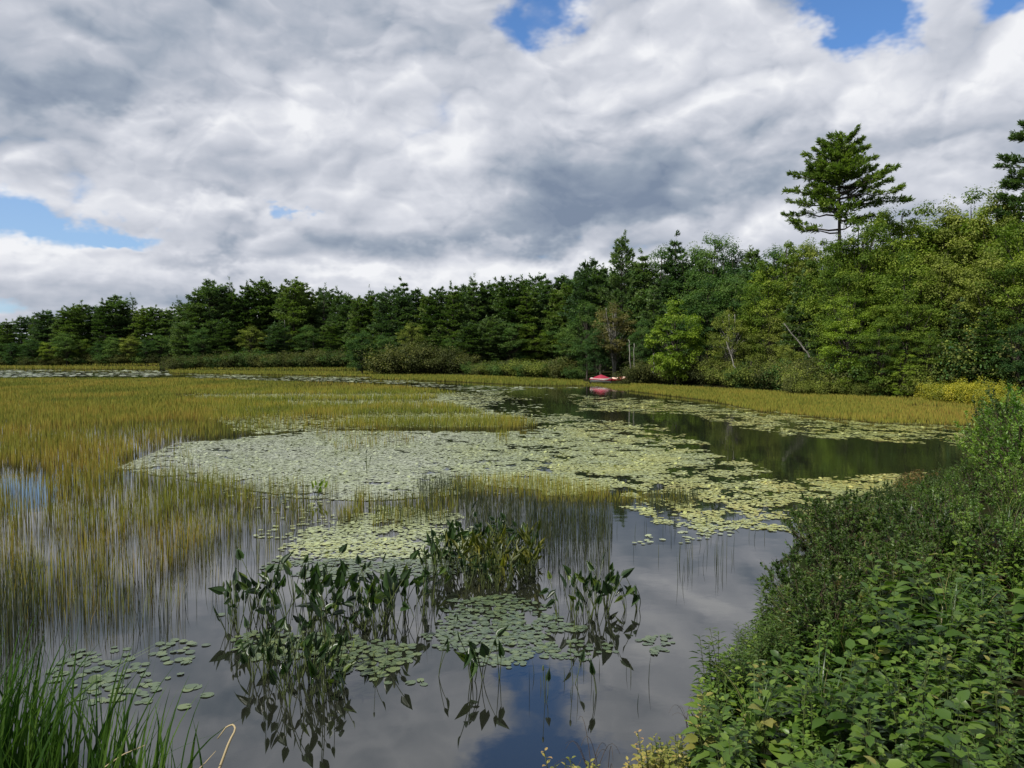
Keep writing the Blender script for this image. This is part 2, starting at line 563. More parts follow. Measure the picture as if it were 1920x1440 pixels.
def ground_h(x, y):
    x, y = np.asarray(x, float), np.asarray(y, float)
    ins = inpoly(x, y, POND)
    d = polydist(x, y, POND)
    near = np.exp(-((np.hypot(x, y)) / 16.0) ** 2)
    rise = 0.10 + (1 - np.exp(-d / 3.0)) * (0.45 + 0.65 * near)
    rise = rise + np.clip(d - 10, 0, 200) * 0.012 + np.clip(d - 24, 0, 60) * 0.10 * np.clip((y - 60) / 40, 0, 1)
    out_h = np.minimum(d / 0.5, 1) * rise
    h = np.where(ins, -np.minimum(d * 0.25, 0.7) - 0.02, out_h - 0.02)
    h = h + np.where(ins, 0, (fbm(x * 0.6, y * 0.6) - 0.5) * 0.12 * np.minimum(d, 1))
    return h


def build_setting():
    n, mth = 260, 260
    u = np.linspace(-1, 1, n)
    w = np.linspace(-0.62, 1, mth)
    xs = 700 * np.sinh(5.2 * u) / math.sinh(5.2)
    ys = 900 * np.sinh(5.2 * w) / math.sinh(5.2) + 6
    Xg, Yg = np.meshgrid(xs, ys)
    Zg = ground_h(Xg, Yg)
    b = MB()
    i = np.arange(mth - 1)[:, None] * n
    j = np.arange(n - 1)[None]
    fc = np.stack([i + j, i + j + 1, i + n + j + 1, i + n + j], -1).reshape(-1, 4)
    b.add(np.stack([Xg, Yg, Zg], -1).reshape(-1, 3), fc)
    tag(link('ground', b.mesh('ground', M['ground'], True)), kind='structure')
    b = MB()
    b.add([(-420, -10, 0), (60, -10, 0), (60, 330, 0), (-420, 330, 0)], [(0, 1, 2, 3)])
    tag(link('water', b.mesh('water', M['water'])), kind='structure')


build_setting()

# ------------------------------------------------------------------ rushes and other emergent stems
def sample_zone(poly, n, dmin, dmax, power, rng, pad=0):
    """points on the water inside a shore outline, thinning with distance like 1/d^power"""
    pts = []
    xs_, ys_ = zip(*poly)
    got = 0
    a0 = (min(xs_) - 960) / F_PX
    a1 = (max(xs_) - 960) / F_PX
    tries = 0
    while got < n and tries < 60:
        tries += 1
        k = max(2000, n * 2)
        u = rng.rand(k)
        e = 2 - power
        d = (dmin ** e + u * (dmax ** e - dmin ** e)) ** (1 / e) if abs(e) > 1e-3 else dmin * (dmax / dmin) ** u
        s_ = a0 + rng.rand(k) * (a1 - a0)
        x, y = s_ * d * 1.02, d
        px, py = to_px(x, y)
        ok = inpoly(px, py, poly)
        pts.append(np.stack([x[ok], y[ok]], 1))
        got += ok.sum()
    p = np.concatenate(pts)[:n]
    return p


def blades(mb, P, h, w, lean, rng, tone, base_z=-0.02):
    """thin upright stems: two-segment tapering strips"""
    n = len(P)
    if n == 0:
        return
    h = np.broadcast_to(h, (n,)) * 1.0
    w = np.broadcast_to(w, (n,)) * 1.0
    yaw = (rng.rand(n) - 0.5) * 2.2
    a = rng.rand(n) * 2 * math.pi
    ln = np.abs(rng.randn(n)) * lean
    side = np.stack([np.cos(yaw), np.sin(yaw), 0 * yaw], 1)
    off = np.stack([np.cos(a) * ln * h, np.sin(a) * ln * h, 0 * a], 1)
    b = np.stack([P[:, 0], P[:, 1], np.zeros(n) + base_z], 1)
    mid = b + off * 0.3 + np.stack([0 * h, 0 * h, h * 0.55], 1)
    top = b + off + np.stack([0 * h, 0 * h, h], 1)
    V_ = np.stack([b - side * w[:, None] / 2, b + side * w[:, None] / 2, mid + side * w[:, None] * .42, mid - side * w[:, None] * .42, top], 1)
    idx = (np.arange(n) * 5)[:, None]
    r_ = rng.rand(n)
    col = np.stack([np.repeat(r_[:, None], 5, 1), np.repeat(tone[:, None], 5, 1), np.tile([0, 0, .5, .5, 1.0], (n, 1))], -1)
    mb.add(V_.reshape(-1, 3), (idx + np.array([[0, 1, 2, 3]])), col.reshape(-1, 3))
    mb.l.append((idx + np.array([[3, 2, 4]]) + mb.n - n * 5).reshape(-1))
    mb.t.append(np.full(n, 3))


def build_rushes():
    rng = np.random.RandomState(11)
    # the wide golden-green bed on the left
    bed = [(-500, 711), (340, 711), (700, 722), (860, 738), (800, 752), (1010, 800), (960, 809), (640, 806), (450, 818), (330, 832), (215, 872),
           (235, 890), (440, 912), (480, 935), (470, 985), (400, 1035), (320, 1085), (200, 1120), (0, 1140), (-400, 1200)]
    P = sample_zone(bed, 170000, 7.5, 100, 1.15, rng)
    d = P[:, 1]
    px, py = to_px(P[:, 0], P[:, 1])
    clump = fbm(P[:, 0] * 0.35, P[:, 1] * 0.22)
    fine = fbm(P[:, 0] * 2.2 + 9, P[:, 1] * 1.6)
    # pad lanes and open gaps inside the bed
    def lane(x0, y0, x1, y1, w_):
        t = np.clip((px - x0) / (x1 - x0), 0, 1)
        return (np.abs(py - (y0 + t * (y1 - y0))) < w_ * (0.6 + 0.8 * fbm(px * 0.02, py * 0.1))) & (px > x0) & (px < x1)
    gap = lane(330, 745, 960, 742, 4.0) | lane(540, 757, 900, 757, 5.0) | lane(640, 785, 960, 782, 5.0)
    gap &= rng.rand(len(P)) < 0.85
    wide = fbm(P[:, 0] * .10 + 3, P[:, 1] * .07 + 1, 3)
    gap |= (wide < .47) & (px > 380) & (rng.rand(len(P)) < np.clip((px - 380) / 300, 0, .72))
    gap |= (wide < .36) & (rng.rand(len(P)) < .5)
    gap |= (fine < 0.46) & (d < 26) & (rng.rand(len(P)) < np.clip((26 - d) / 12, 0, .92))
    gap |= (inpoly(px, py, [(-50, 880), (70, 885), (110, 910), (60, 925), (-50, 920)])) & (rng.rand(len(P)) < 0.85)
    gap |= (py > 930) & (rng.rand(len(P)) < np.clip((py - 930) / 180, .08, .5))
    k = ~gap
    P, d, clump, fine, px, py = P[k], d[k], clump[k], fine[k], px[k], py[k]
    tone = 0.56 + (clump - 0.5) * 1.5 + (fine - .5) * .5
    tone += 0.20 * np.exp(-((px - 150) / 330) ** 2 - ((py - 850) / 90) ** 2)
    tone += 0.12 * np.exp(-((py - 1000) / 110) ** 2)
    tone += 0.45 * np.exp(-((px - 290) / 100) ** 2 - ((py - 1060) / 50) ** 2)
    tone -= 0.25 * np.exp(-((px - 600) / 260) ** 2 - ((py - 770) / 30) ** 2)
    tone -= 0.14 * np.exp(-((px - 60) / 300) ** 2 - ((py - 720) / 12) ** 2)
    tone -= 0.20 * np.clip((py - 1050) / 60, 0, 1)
    h = (0.24 + 0.24 * clump + 0.26 * rng.rand(len(P)) ** .7) * np.interp(d, [9, 16, 30, 60], [.85, .9, .72, .6])
    w = np.maximum(0.0055, d * 0.00050)
    mb = MB()
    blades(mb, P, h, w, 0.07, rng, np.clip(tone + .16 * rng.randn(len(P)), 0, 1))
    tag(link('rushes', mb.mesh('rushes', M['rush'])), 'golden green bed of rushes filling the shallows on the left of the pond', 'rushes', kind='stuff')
    # sparse fringe with open water between the stems
    fr = MB()
    frd = MB()
    for poly, n, hh, tn, dark in (
        ([(-100, 1100), (300, 1060), (470, 930), (560, 925), (700, 935), (690, 985), (560, 1010), (520, 1060), (400, 1110), (300, 1180), (-100, 1210)], 1500, 0.48, .45, .35),
        ([(-100, 1130), (90, 1130), (80, 1230), (-100, 1250)], 420, 0.75, .3, .8),
        ([(230, 895), (700, 925), (700, 985), (430, 1010)], 1500, 0.42, .5, .25),
        ([(600, 940), (685, 935), (685, 975), (640, 985)], 500, 0.36, .62, .1),
        ([(560, 800), (700, 800), (800, 830), (640, 850)], 500, 0.30, .75, .0),
        ([(230, 855), (330, 830), (420, 900), (240, 900)], 260, 0.35, .5, .1)):
        P = sample_zone(poly, n, 6, 45, 1.0, rng)
        c_ = fbm(P[:, 0] * 2.5, P[:, 1] * 1.8, 3)
        P = P[c_ > 0.42]
        dk = rng.rand(len(P)) < dark
        hv = hh * (0.6 + 0.6 * rng.rand(len(P)))
        wv = np.maximum(0.0055, P[:, 1] * 0.00045)
        tv = np.clip(tn + 0.3 * rng.randn(len(P)), 0, 1)
        blades(fr, P[~dk], hv[~dk], wv[~dk], 0.09, rng, tv[~dk])
        blades(frd, P[dk], hv[dk], wv[dk], 0.12, rng, tv[dk])
    for poly, n, hh, tn in (
        ([(840, 905), (1000, 900), (1150, 925), (1130, 945), (860, 935)], 1500, 0.30, .6),
        ([(930, 815), (955, 815), (955, 830), (930, 830)], 60, 0.35, .5),
        ([(1000, 930), (1280, 925), (1300, 945), (1000, 945)], 900, 0.16, .65),
        ([(690, 945), (860, 930), (860, 975), (700, 1000)], 600, 0.30, .5)):
        P = sample_zone(poly, n, 9, 40, 0.5, rng)
        blades(fr, P, hh * (0.6 + 0.6 * rng.rand(len(P))), np.maximum(.0055, P[:, 1] * .00045), 0.08, rng, np.clip(tn + .2 * rng.randn(len(P)), 0, 1))
    tag(link('fringe_rushes', fr.mesh('fringe_rushes', M['rush'])), 'thin yellow green rush stems standing apart in open water around the main bed', 'rushes', kind='stuff')
    for poly, n, hh in (
        ([(700, 950), (860, 915), (1000, 945), (1150, 960), (1150, 1010), (1000, 1010), (860, 990), (700, 985)], 1500, 0.34),
        ([(870, 960), (1140, 965), (1145, 1080), (1040, 1085), (990, 1000), (880, 1000)], 700, 0.42),
        ([(780, 905), (890, 905), (890, 930), (790, 935)], 300, 0.30),
        ([(1210, 930), (1310, 930), (1310, 955), (1220, 958)], 320, 0.28),
        ([(1255, 1040), (1400, 1030), (1395, 1070), (1260, 1095)], 26, 0.36),
        ([(1150, 980), (1440, 960), (1440, 1020), (1180, 1060)], 40, 0.22),
        ([(960, 1240), (1220, 1240), (1220, 1330), (980, 1340)], 16, 0.22),
        ([(780, 1060), (820, 1060), (820, 1280), (780, 1280)], 8, 0.42),
        ([(230, 1150), (330, 1150), (330, 1190), (230, 1190)], 14, 0.40)):
        P = sample_zone(poly, n, 5, 30, 0.5, rng)
        blades(frd, P, hh * (0.5 + 0.8 * rng.rand(len(P))), np.maximum(.006, P[:, 1] * .0005), 0.10, rng, np.clip(.35 + .3 * rng.randn(len(P)), 0, 1))
    tag(link('dark_rushes', frd.mesh('dark_rushes', M['rush_dark'])), 'dark thin rush stems standing in the open water around the pickerelweed', 'rushes', kind='stuff')
    # the far and right-hand margins
    mg = MB()
    for poly, n, hh, tn, d0, d1 in (
        ([(1090, 716), (1240, 724), (1500, 739), (1780, 748), (1860, 768), (1830, 800), (1650, 795), (1420, 772), (1330, 752), (1150, 730)], 46000, .27, .60, 28, 95),
        ([(690, 703), (900, 706), (1100, 716), (1150, 724), (1000, 724), (850, 716), (700, 712)], 12000, .35, .40, 60, 130),
        ([(310, 691), (700, 696), (720, 708), (560, 704), (320, 700)], 14000, .35, .45, 80, 175),
        ([(-300, 684.5), (310, 687), (312, 694), (-300, 690.5)], 9000, .5, .6, 110, 240)):
        P = sample_zone(poly, n, d0, d1, 0.8, rng)
        px, py = to_px(P[:, 0], P[:, 1])
        cl = fbm(P[:, 0] * .3, P[:, 1] * .3)
        tone = tn + (cl - .5) * .7 + .25 * np.clip((px - 1550) / 250, 0, 1)
        edge = (fbm(P[:, 0] * .5 + 5, P[:, 1] * .5) > 0.25) & ~((px > 1100) & (px < 1178) & (py < 720.5) & (rng.rand(len(P)) < .8))
        hh = hh * np.where((px > 1094) & (px < 1182) & (py < 733), .4, 1.0)
        blades(mg, P[edge], (hh * (0.6 + 0.5 * rng.rand(len(P))))[edge], (P[:, 1] * 0.0007)[edge], 0.08, rng, np.clip(tone + .15 * rng.randn(len(P)), 0, 1)[edge], np.maximum(ground_h(P[edge][:, 0], P[edge][:, 1]), 0) - .02)
    tag(link('shore_rushes', mg.mesh('shore_rushes', M['rush'])), 'narrow strip of yellow rushes along the far and right shore of the pond', 'rushes', kind='stuff')


build_rushes()

# ------------------------------------------------------------------ lily pads
def pad_template(k):
    th = np.linspace(0.22, 2 * math.pi - 0.22, k)
    T = [(math.cos(a), math.sin(a), 0) for a in th] + [(0.12, 0, -0.01)]
    return T, [tuple(range(k + 1))]


def build_pads():
    rng = np.random.RandomState(23)
    zones = [  # outline, coverage, radius, streak threshold, tone, group
        ([(215, 880), (330, 832), (600, 808), (950, 810), (1060, 800), (1250, 828), (1390, 858), (1290, 890), (1180, 935), (900, 925), (700, 940), (560, 935), (400, 908)], 2.9, .044, .27, .40, 'mat'),
        ([(1000, 812), (1390, 858), (1480, 900), (1700, 890), (1760, 900), (1640, 985), (1500, 1002), (1350, 1010), (1150, 965), (1180, 930)], 2.0, .040, .46, .45, 'streak'),
        ([(1380, 905), (1740, 885), (1700, 915), (1400, 925)], 2.0, .040, .38, .70, 'streak'),
        ([(1060, 738), (1350, 757), (1500, 778), (1830, 800), (1825, 838), (1450, 818), (1280, 778), (1080, 772)], 1.7, .060, .46, .5, 'streak'),
        ([(840, 742), (1060, 738), (1080, 772), (1100, 790), (1000, 790), (900, 770)], .30, .10, .52, .5, 'streak'),
        ([(900, 780), (1060, 775), (1250, 800), (1350, 840), (1000, 812)], 1.3, .06, .45, .55, 'streak'),
        ([(480, 1065), (560, 1000), (700, 945), (860, 960), (960, 1060), (800, 1085), (600, 1090)], 2.0, .036, .36, .42, 'back patch'),
        ([(1130, 1000), (1330, 985), (1420, 1000), (1280, 1030), (1180, 1035)], .35, .05, .45, .3, 'back patch'),
        ([(785, 1195), (820, 1125), (1000, 1112), (1050, 1135), (1110, 1175), (1075, 1235), (980, 1255), (870, 1245)], 1.8, .034, .37, .30, 'middle patch'),
        ([(1030, 1190), (1180, 1200), (1140, 1245), (1060, 1250)], .7, .038, .40, .3, 'middle patch'),
        ([(1180, 1195), (1270, 1188), (1285, 1215), (1220, 1228)], .8, .036, .36, .3, 'right patch'),
        ([(410, 1195), (520, 1175), (780, 1195), (805, 1240), (760, 1265), (700, 1280), (620, 1255), (440, 1245)], 1.6, .038, .36, .50, 'pickerelweed patch'),
        ([(690, 1275), (800, 1270), (800, 1285), (700, 1292)], .4, .05, .3, .4, 'pickerelweed patch'),
        ([(60, 1250), (130, 1220), (300, 1195), (410, 1190), (400, 1240), (330, 1300), (280, 1330), (150, 1330)], .9, .044, .42, .3, 'left patch'),
        ([(300, 1270), (360, 1275), (395, 1310), (345, 1345), (310, 1330)], .28, .052, .1, .25, 'left patch'),
        ([(380, 1130), (430, 1130), (430, 1190), (380, 1190)], .5, .05, .40, .3, 'left patch'),
        ([(-300, 691.5), (330, 694.5), (330, 706), (-300, 709)], .55, .40, .42, .15, 'far'),
        ([(330, 700), (720, 708), (860, 722), (1000, 725), (1100, 726), (1100, 730), (860, 736), (700, 719), (340, 710)], .6, .22, .40, .2, 'far'),
        ([(330, 740), (960, 734), (960, 748), (900, 764), (540, 764)], .8, .10, .3, .6, 'far'),
        ([(600, 778), (980, 772), (1000, 794), (640, 800)], .8, .09, .3, .6, 'far'),
        ([(360, 728), (860, 736), (1000, 800), (640, 806), (450, 816), (380, 780)], 1.3, .09, .36, .55, 'bed'),
        ([(230, 890), (480, 905), (700, 940), (680, 980), (520, 1060), (440, 1080), (480, 960)], .22, .05, .5, .5, 'fringe'),
    ]
    allp = []
    for zi, (poly, cov, rad, thr, tone, grp) in enumerate(zones):
        gx = [G(a, b) for a, b in poly]
        x0, x1 = min(p[0] for p in gx), max(p[0] for p in gx)
        y0, y1 = min(p[1] for p in gx), max(p[1] for p in gx)
        area = 0.5 * abs(sum(gx[i][0] * gx[(i + 1) % len(gx)][1] - gx[(i + 1) % len(gx)][0] * gx[i][1] for i in range(len(gx))))
        n = int(cov * (x1 - x0) * (y1 - y0) / (math.pi * rad * rad))
        n = min(n, 400000)
        x = x0 + rng.rand(n) * (x1 - x0)
        y = y0 + rng.rand(n) * (y1 - y0)
        px, py = to_px(x, y)
        dd = polydist(x, y, gx)
        ok = inpoly(px, py, poly)
        edge = np.clip(dd / (0.03 * np.hypot(x, y)), 0, 1)
        sc = 1.0 / (rad * 9)
        ns = fbm(x * sc + zi * 3.3, y * sc * 0.9, 5)
        if grp in ('streak', 'mat'):
            edge = np.clip(dd / (0.07 * np.hypot(x, y)), 0, 1) * .7 + .3
        th2 = thr + (np.interp(px, [700, 1000, 1250], [0, .12, .16]) if grp == 'mat' else 0)
        ok &= ns * (0.50 + 0.50 * edge) + (rng.rand(n) - .5) * (.16 if grp != 'mat' else .06) > th2
        x, y, ns = x[ok], y[ok], ns[ok]
        k = len(x)
        r_ = rad * (0.65 + 0.5 * rng.rand(k))
        tn = np.clip(tone + (fbm(x * .8, y * .8) - .5) * .7, 0, 1)
        if grp in ('mat', 'streak'):
            tn = np.clip(tn + np.interp(px[ok], [300, 800, 1000, 1250], [-.38, -.22, .10, .28]), 0, 1)  # whiter toward the left: sky sheen painted into the pad tone
        allp.append(np.stack([x, y, r_, tn, np.full(k, zi)], 1))
    A = np.concatenate(allp)
    order = np.argsort(np.hypot(A[:, 0], A[:, 1]))
    A = A[order]
    inview = to_px(A[:, 0], A[:, 1])
    vis = (inview[0] > 5) & (inview[0] < 1300) & (inview[1] < 1400)
    ind = np.where(vis)[0][:300]
    # 300 nearest pads as things of their own
    prot = []
    for j in range(5):
        b = MB()
        T, Fc = pad_template(13)
        T = [(a * (1 + .05 * math.sin(3 * i + j)), c * (1 + .05 * math.cos(2 * i + j)), .03 * math.sin(i * 1.3 + j)) for i, (a, c, e) in enumerate(T)]
        b.scatter(T, Fc, [(0, 0, 0)], [(1, 0, 0)], [(0, 0, 1)], [1.0], [1.0], np.array([[.15 + .17 * j, .5, .5]]))
        prot.append(b.mesh('lily_pad', M['pad_near']))
    words = {'left patch': ('small lily pad in the loose patch beside the tall grass', 'lily pads beside the tall grass'),
             'pickerelweed patch': ('small lily pad among the front pickerelweed stems', 'lily pads under the pickerelweed'),
             'middle patch': ('small lily pad in the patch right of the pickerelweed', 'lily pads right of the pickerelweed'),
             'right patch': ('small lily pad in the little patch toward the right bank', 'lily pads toward the right bank')}
    for i in ind:
        x, y, r_, tn, zi = A[i]
        g = zones[int(zi)][5]
        lb, gr = words.get(g, ('small green lily pad floating on open water', 'lily pads on open water'))
        o = link('lily_pad', prot[rng.randint(5)], None, (x, y, .004 + .005 * rng.rand()), rng.rand() * 6.28, (r_, r_ * (.85 + .15 * rng.rand()), r_))
        qx, qy = to_px(x, y)
        if g in words:
            zp = zones[int(zi)][0]
            lb += ', ' + part_of(float(qy), min(b for a, b in zp), max(b for a, b in zp), ('back', 'middle', 'front')) + ' ' + part_of(float(qx), min(a for a, b in zp), max(a for a, b in zp), ('left', 'centre', 'right'))
        tag(o, lb, 'lily pad', gr)
    keep = np.ones(len(A), bool)
    keep[ind] = False
    B = A[keep]
    n = len(B)
    mb = MB()
    a = rng.rand(n) * 6.283
    tilt = np.abs(rng.randn(n)) * 0.05
    big = (rng.rand(n) < 0.012) & (B[:, 2] < .06)
    D = np.stack([np.cos(a), np.sin(a), 0 * a], 1)
    ta = rng.rand(n) * 6.283
    tilt = np.where(big, 0.3 + 0.35 * rng.rand(n), tilt)
    N = np.stack([np.cos(ta) * np.sin(tilt), np.sin(ta) * np.sin(tilt), np.cos(tilt)], 1)
    D = D - N * (D * N).sum(1, keepdims=True)
    z = .006 + .012 * rng.rand(n) + np.where(big, .4, .02) * B[:, 2]
    C = np.stack([B[:, 0], B[:, 1], z], 1)
    col = np.stack([rng.rand(n), B[:, 3], rng.rand(n)], 1)
    C[:, 2] = np.where(B[:, 1] < 10.5, C[:, 2] * .6, C[:, 2])
    nearm = B[:, 1] < 30
    for msk, kk in ((nearm & (B[:, 1] >= 10.5), 9), (~nearm, 6)):
        T, Fc = pad_template(kk)
        mb.scatter(T, Fc, C[msk], D[msk], N[msk], B[msk, 2], B[msk, 2] * .92, col[msk])
    print('pads', n)
    mn = MB()
    msk = B[:, 1] < 10.5
    T, Fc = pad_template(11)
    mn.scatter(T, Fc, C[msk], D[msk], N[msk], B[msk, 2], B[msk, 2] * .92, col[msk])
    tag(link('near_lily_pads', mn.mesh('near_lily_pads', M['pad_near'])), 'loose patches of small green lily pads in the open water around the pickerelweed', 'lily pads', kind='stuff')
    tag(link('lily_pads', mb.mesh('lily_pads', M['pad'])), 'pale green mat of countless lily pads covering the middle of the pond', 'lily pads', kind='stuff')


build_pads()

# ------------------------------------------------------------------ trees
NEEDLE_T = [(0, 0, 0), (0.5, 0.5, 0.03), (1, 0, 0.10), (0.5, -0.5, 0.03)]
NEEDLE_F = [(0, 1, 2, 3)]
LEAF_T = [(0, 0, 0), (0.45, 0.5, 0.06), (1, 0, -0.04), (0.45, -0.5, 0.06)]
UP = np.array([0, 0, 1.0])


def unit(a):
    return a / (np.linalg.norm(a, axis=-1, keepdims=True) + 1e-9)


def needle_tufts(mb, C, OUT, rng, m=7, ln=0.34, wd=0.085, rise=0.55, spread=0.75, cl=None):
    """fans of narrow needle sprays standing up and outward from the twig ends"""
    n = len(C)
    k = n * m
    Cc = np.repeat(C, m, 0)
    Oo = np.repeat(OUT, m, 0)
    d = unit(Oo + UP * rise + rng.randn(k, 3) * spread)
    N = unit(UP + rng.randn(k, 3) * 0.38)
    l_ = ln * (0.6 + 0.7 * rng.rand(k))
    clv = np.repeat(rng.rand(n) if cl is None else cl, m)
    col = np.stack([rng.rand(k), clv, rng.rand(k)], 1)
    mb.scatter(NEEDLE_T, NEEDLE_F, Cc + rng.randn(k, 3) * 0.05, d, N, l_, l_ * (wd / ln), col)


def make_pine(seed, h=16.0, cb=0.15, rmax=3.2, shape='cone', whorls=24, dens=9.0, ln=0.34, wd=0.09, m=7, mat='pine_dark', branches=None, lean=0.0, bare=0.25, sag=0.0, width_f=.30):
    rng = np.random.RandomState(seed)
    tr, cr = MB(), MB()
    nz = 14
    zs = np.linspace(-0.4, h, nz)
    wob = np.cumsum(rng.randn(nz, 2) * 0.03 * h / 16, 0)
    trunk = np.stack([wob[:, 0] + lean * zs, wob[:, 1], zs], 1)
    rad = h * 0.0125 * (1 - np.clip(zs / h, 0, 1)) ** 0.8 + 0.02
    tr.tube(trunk, rad, 7)
    def tp(z):
        return np.array([np.interp(z, zs, trunk[:, 0]), np.interp(z, zs, trunk[:, 1]), z])
    blist = []
    if branches is None:
        for i in range(whorls):
            t = cb + (1 - cb) * ((i + rng.rand() * 0.5) / whorls)
            s_ = (t - cb) / (1 - cb)
            if shape == 'cone':
                pr = (1 - s_) ** 0.75 * min(1, 0.45 + s_ * 2.2)
            elif shape == 'column':
                pr = (1 - s_) ** 0.45 * min(1, 0.5 + s_ * 2)
            else:
                pr = math.sin(math.pi * min(1, s_ * 0.82 + 0.16)) ** 0.7
            nb = 4 + rng.randint(3)
            a0 = rng.rand() * 6.28
            for b in range(nb):
                if rng.rand() < bare * 0.5:
                    continue
                L = rmax * pr * (0.55 + 0.6 * rng.rand()) + 0.25
                blist.append((t * h, L, a0 + b * 6.283 / nb + rng.randn() * 0.25, -0.06 + 0.65 * s_ ** 2.0 + rng.randn() * 0.10 - sag))
        blist.append((h * 0.985, 0.35, 0, 1.3))
    else:
        blist = branches
    for z, L, az, el in blist:
        o = tp(z)
        dr = np.array([math.cos(az), math.sin(az), 0])
        t = np.linspace(0, 1, 6)
        curve = np.tan(el) * t * L + 0.12 * L * t ** 2.2
        P = o + dr * (t * L)[:, None] + UP * curve[:, None]
        P[1:] += rng.randn(5, 3) * 0.03 * L
        tr.tube(P, (0.018 + 0.016 * L) * (1 - 0.85 * t), 4, cap=False)
        n = max(4, int(L * dens * (0.7 + 0.6 * rng.rand())))
        s_ = bare + (1 - bare) * rng.rand(n) ** 0.75
        s_[0] = 1.0
        lat = (rng.rand(n) * 2 - 1) * width_f * L * np.sin(np.pi * np.clip(s_ * 0.85 + 0.08, 0, 1)) ** 0.8
        lat = lat + rng.randn(n) * 0.05
        sd = np.array([-dr[1], dr[0], 0])
        C = np.stack([np.interp(s_, t, P[:, i]) for i in range(3)], 1) + sd * lat[:, None]
        C[:, 2] += rng.rand(n) * 0.12
        O = unit(dr * 1.0 + sd * np.sign(lat)[:, None] * np.abs(lat)[:, None] / (0.2 * L + 0.1) * 0.9)
        c0 = rng.rand()
        needle_tufts(cr, C, O, rng, m, ln, wd, 0.28, 0.42, np.clip(c0 * .6 + .4 * rng.rand(n), 0, 1))
    return [('trunk', tr.mesh('trunk', M['bark'], True)), ('crown', cr.mesh('crown', M[mat]))]


def clump_leaves(mb, c, rx, rz, n, size, rng, cl, droop=0.0, upb=0.9, shell=0.5):
    d = unit(rng.randn(n, 3))
    r_ = (shell + (1 - shell) * rng.rand(n)) ** 0.8
    P = c + d * r_[:, None] * np.array([rx, rx, rz])
    P[:, 2] -= droop * (np.hypot(P[:, 0] - c[0], P[:, 1] - c[1]) ** 2) / rx
    N = unit(d * 0.55 + UP * upb + rng.randn(n, 3) * 0.32)
    D = unit(d * np.array([1, 1, 0.2]) + rng.randn(n, 3) * 0.7 - UP * 0.25)
    D = unit(D - N * (D * N).sum(1, keepdims=True))
    l_ = size * (0.65 + 0.6 * rng.rand(n))
    col = np.stack([rng.rand(n), np.clip(cl + 0.12 * rng.randn(n), 0, 1), rng.rand(n)], 1)
    mb.scatter(LEAF_T, NEEDLE_F, P, D, N, l_, l_ * 0.62, col)


def make_leafy(seed, h=13.0, rx=3.4, cb=0.22, nclump=60, per=240, size=0.20, flat=0.5, cr_r=1.0, mat='green', bark='bark', trunks=1, layered=False, lean=(0, 0), rtrunk=0.011, top_pow=1.0):
    rng = np.random.RandomState(seed)
    tr, cr = MB(), MB()
    tops = []
    for k in range(trunks):
        base = np.array([rng.randn() * 0.25, rng.randn() * 0.25, -0.4]) if trunks > 1 else np.array([0, 0, -0.4])
        sp_ = np.array([lean[0] + (rng.randn() * 0.10 if trunks > 1 else 0), lean[1] + (rng.randn() * 0.06 if trunks > 1 else 0), 0])
        zz = np.linspace(0, h * 0.9, 12)
        P = base + np.stack([sp_[0] * zz + np.cumsum(rng.randn(12)) * 0.05, sp_[1] * zz + np.cumsum(rng.randn(12)) * 0.05, zz], 1)
        tr.tube(P, h * rtrunk * (1 - zz / (h * 1.02)) ** 0.8 + 0.012, 7)
        tops.append(P)
    zc, rz = h * (1 + cb) / 2, h * (1 - cb) / 2
    cl = []
    tries = 0
    while len(cl) < nclump and tries < 4000:
        tries += 1
        d = unit(rng.randn(3))
        rr = (0.25 + 0.75 * rng.rand()) ** 0.45 * (1 - cr_r / (rx + cr_r) * 0.5)
        p = np.array([lean[0] * zc, lean[1] * zc, zc]) + d * np.array([rx, rx, rz]) * rr
        s_ = (p[2] - zc) / rz
        if s_ > 0 and math.hypot(p[0] - lean[0] * zc, p[1] - lean[1] * zc) > rx * (1 - s_ ** 1.6 * top_pow) + 0.3:
            continue
        if layered:
            p[2] = round(p[2] / (cr_r * 1.1)) * cr_r * 1.1 + rng.randn() * 0.12
        if all(np.linalg.norm((p - q_) / np.array([1, 1, flat + .25])) > cr_r * 0.62 for q_ in cl):
            cl.append(p)
    for p in cl:
        r0 = cr_r * (0.65 + 0.65 * rng.rand())
        P = tops[rng.randint(len(tops))]
        zb = np.clip(p[2] * (0.45 + 0.3 * rng.rand()), h * 0.12, h * 0.85)
        o = np.array([np.interp(zb, P[:, 2], P[:, i]) for i in range(3)])
        t = np.linspace(0, 1, 6)[:, None]
        mid = (o + p) / 2 + np.array([0, 0, -0.06 * np.linalg.norm(p - o)])
        Q = (1 - t) ** 2 * o + 2 * t * (1 - t) * mid + t ** 2 * (p - UP * 0.1 * r0)
        tr.tube(Q, (h * rtrunk * 0.35) * (1 - 0.8 * t[:, 0]) + 0.006, 4, cap=False)
        c0 = rng.rand()
        for _ in range(3):
            off = rng.randn(3) * r0 * np.array([.45, .45, .22])
            rr = r0 * (0.45 + 0.35 * rng.rand())
            clump_leaves(cr, p + off, rr, rr * flat, per // 3, size, rng, c0, 0.06)
        # stray twigs that break the outline
        o2 = unit(p - np.array([0, 0, zc])) * r0 * 0.55
        clump_leaves(cr, p + o2, r0 * .45, r0 * .4, per // 8, size * .85, rng, c0)
    return [('trunk', tr.mesh('trunk', M[bark], True)), ('crown', cr.mesh('crown', M[mat]))]


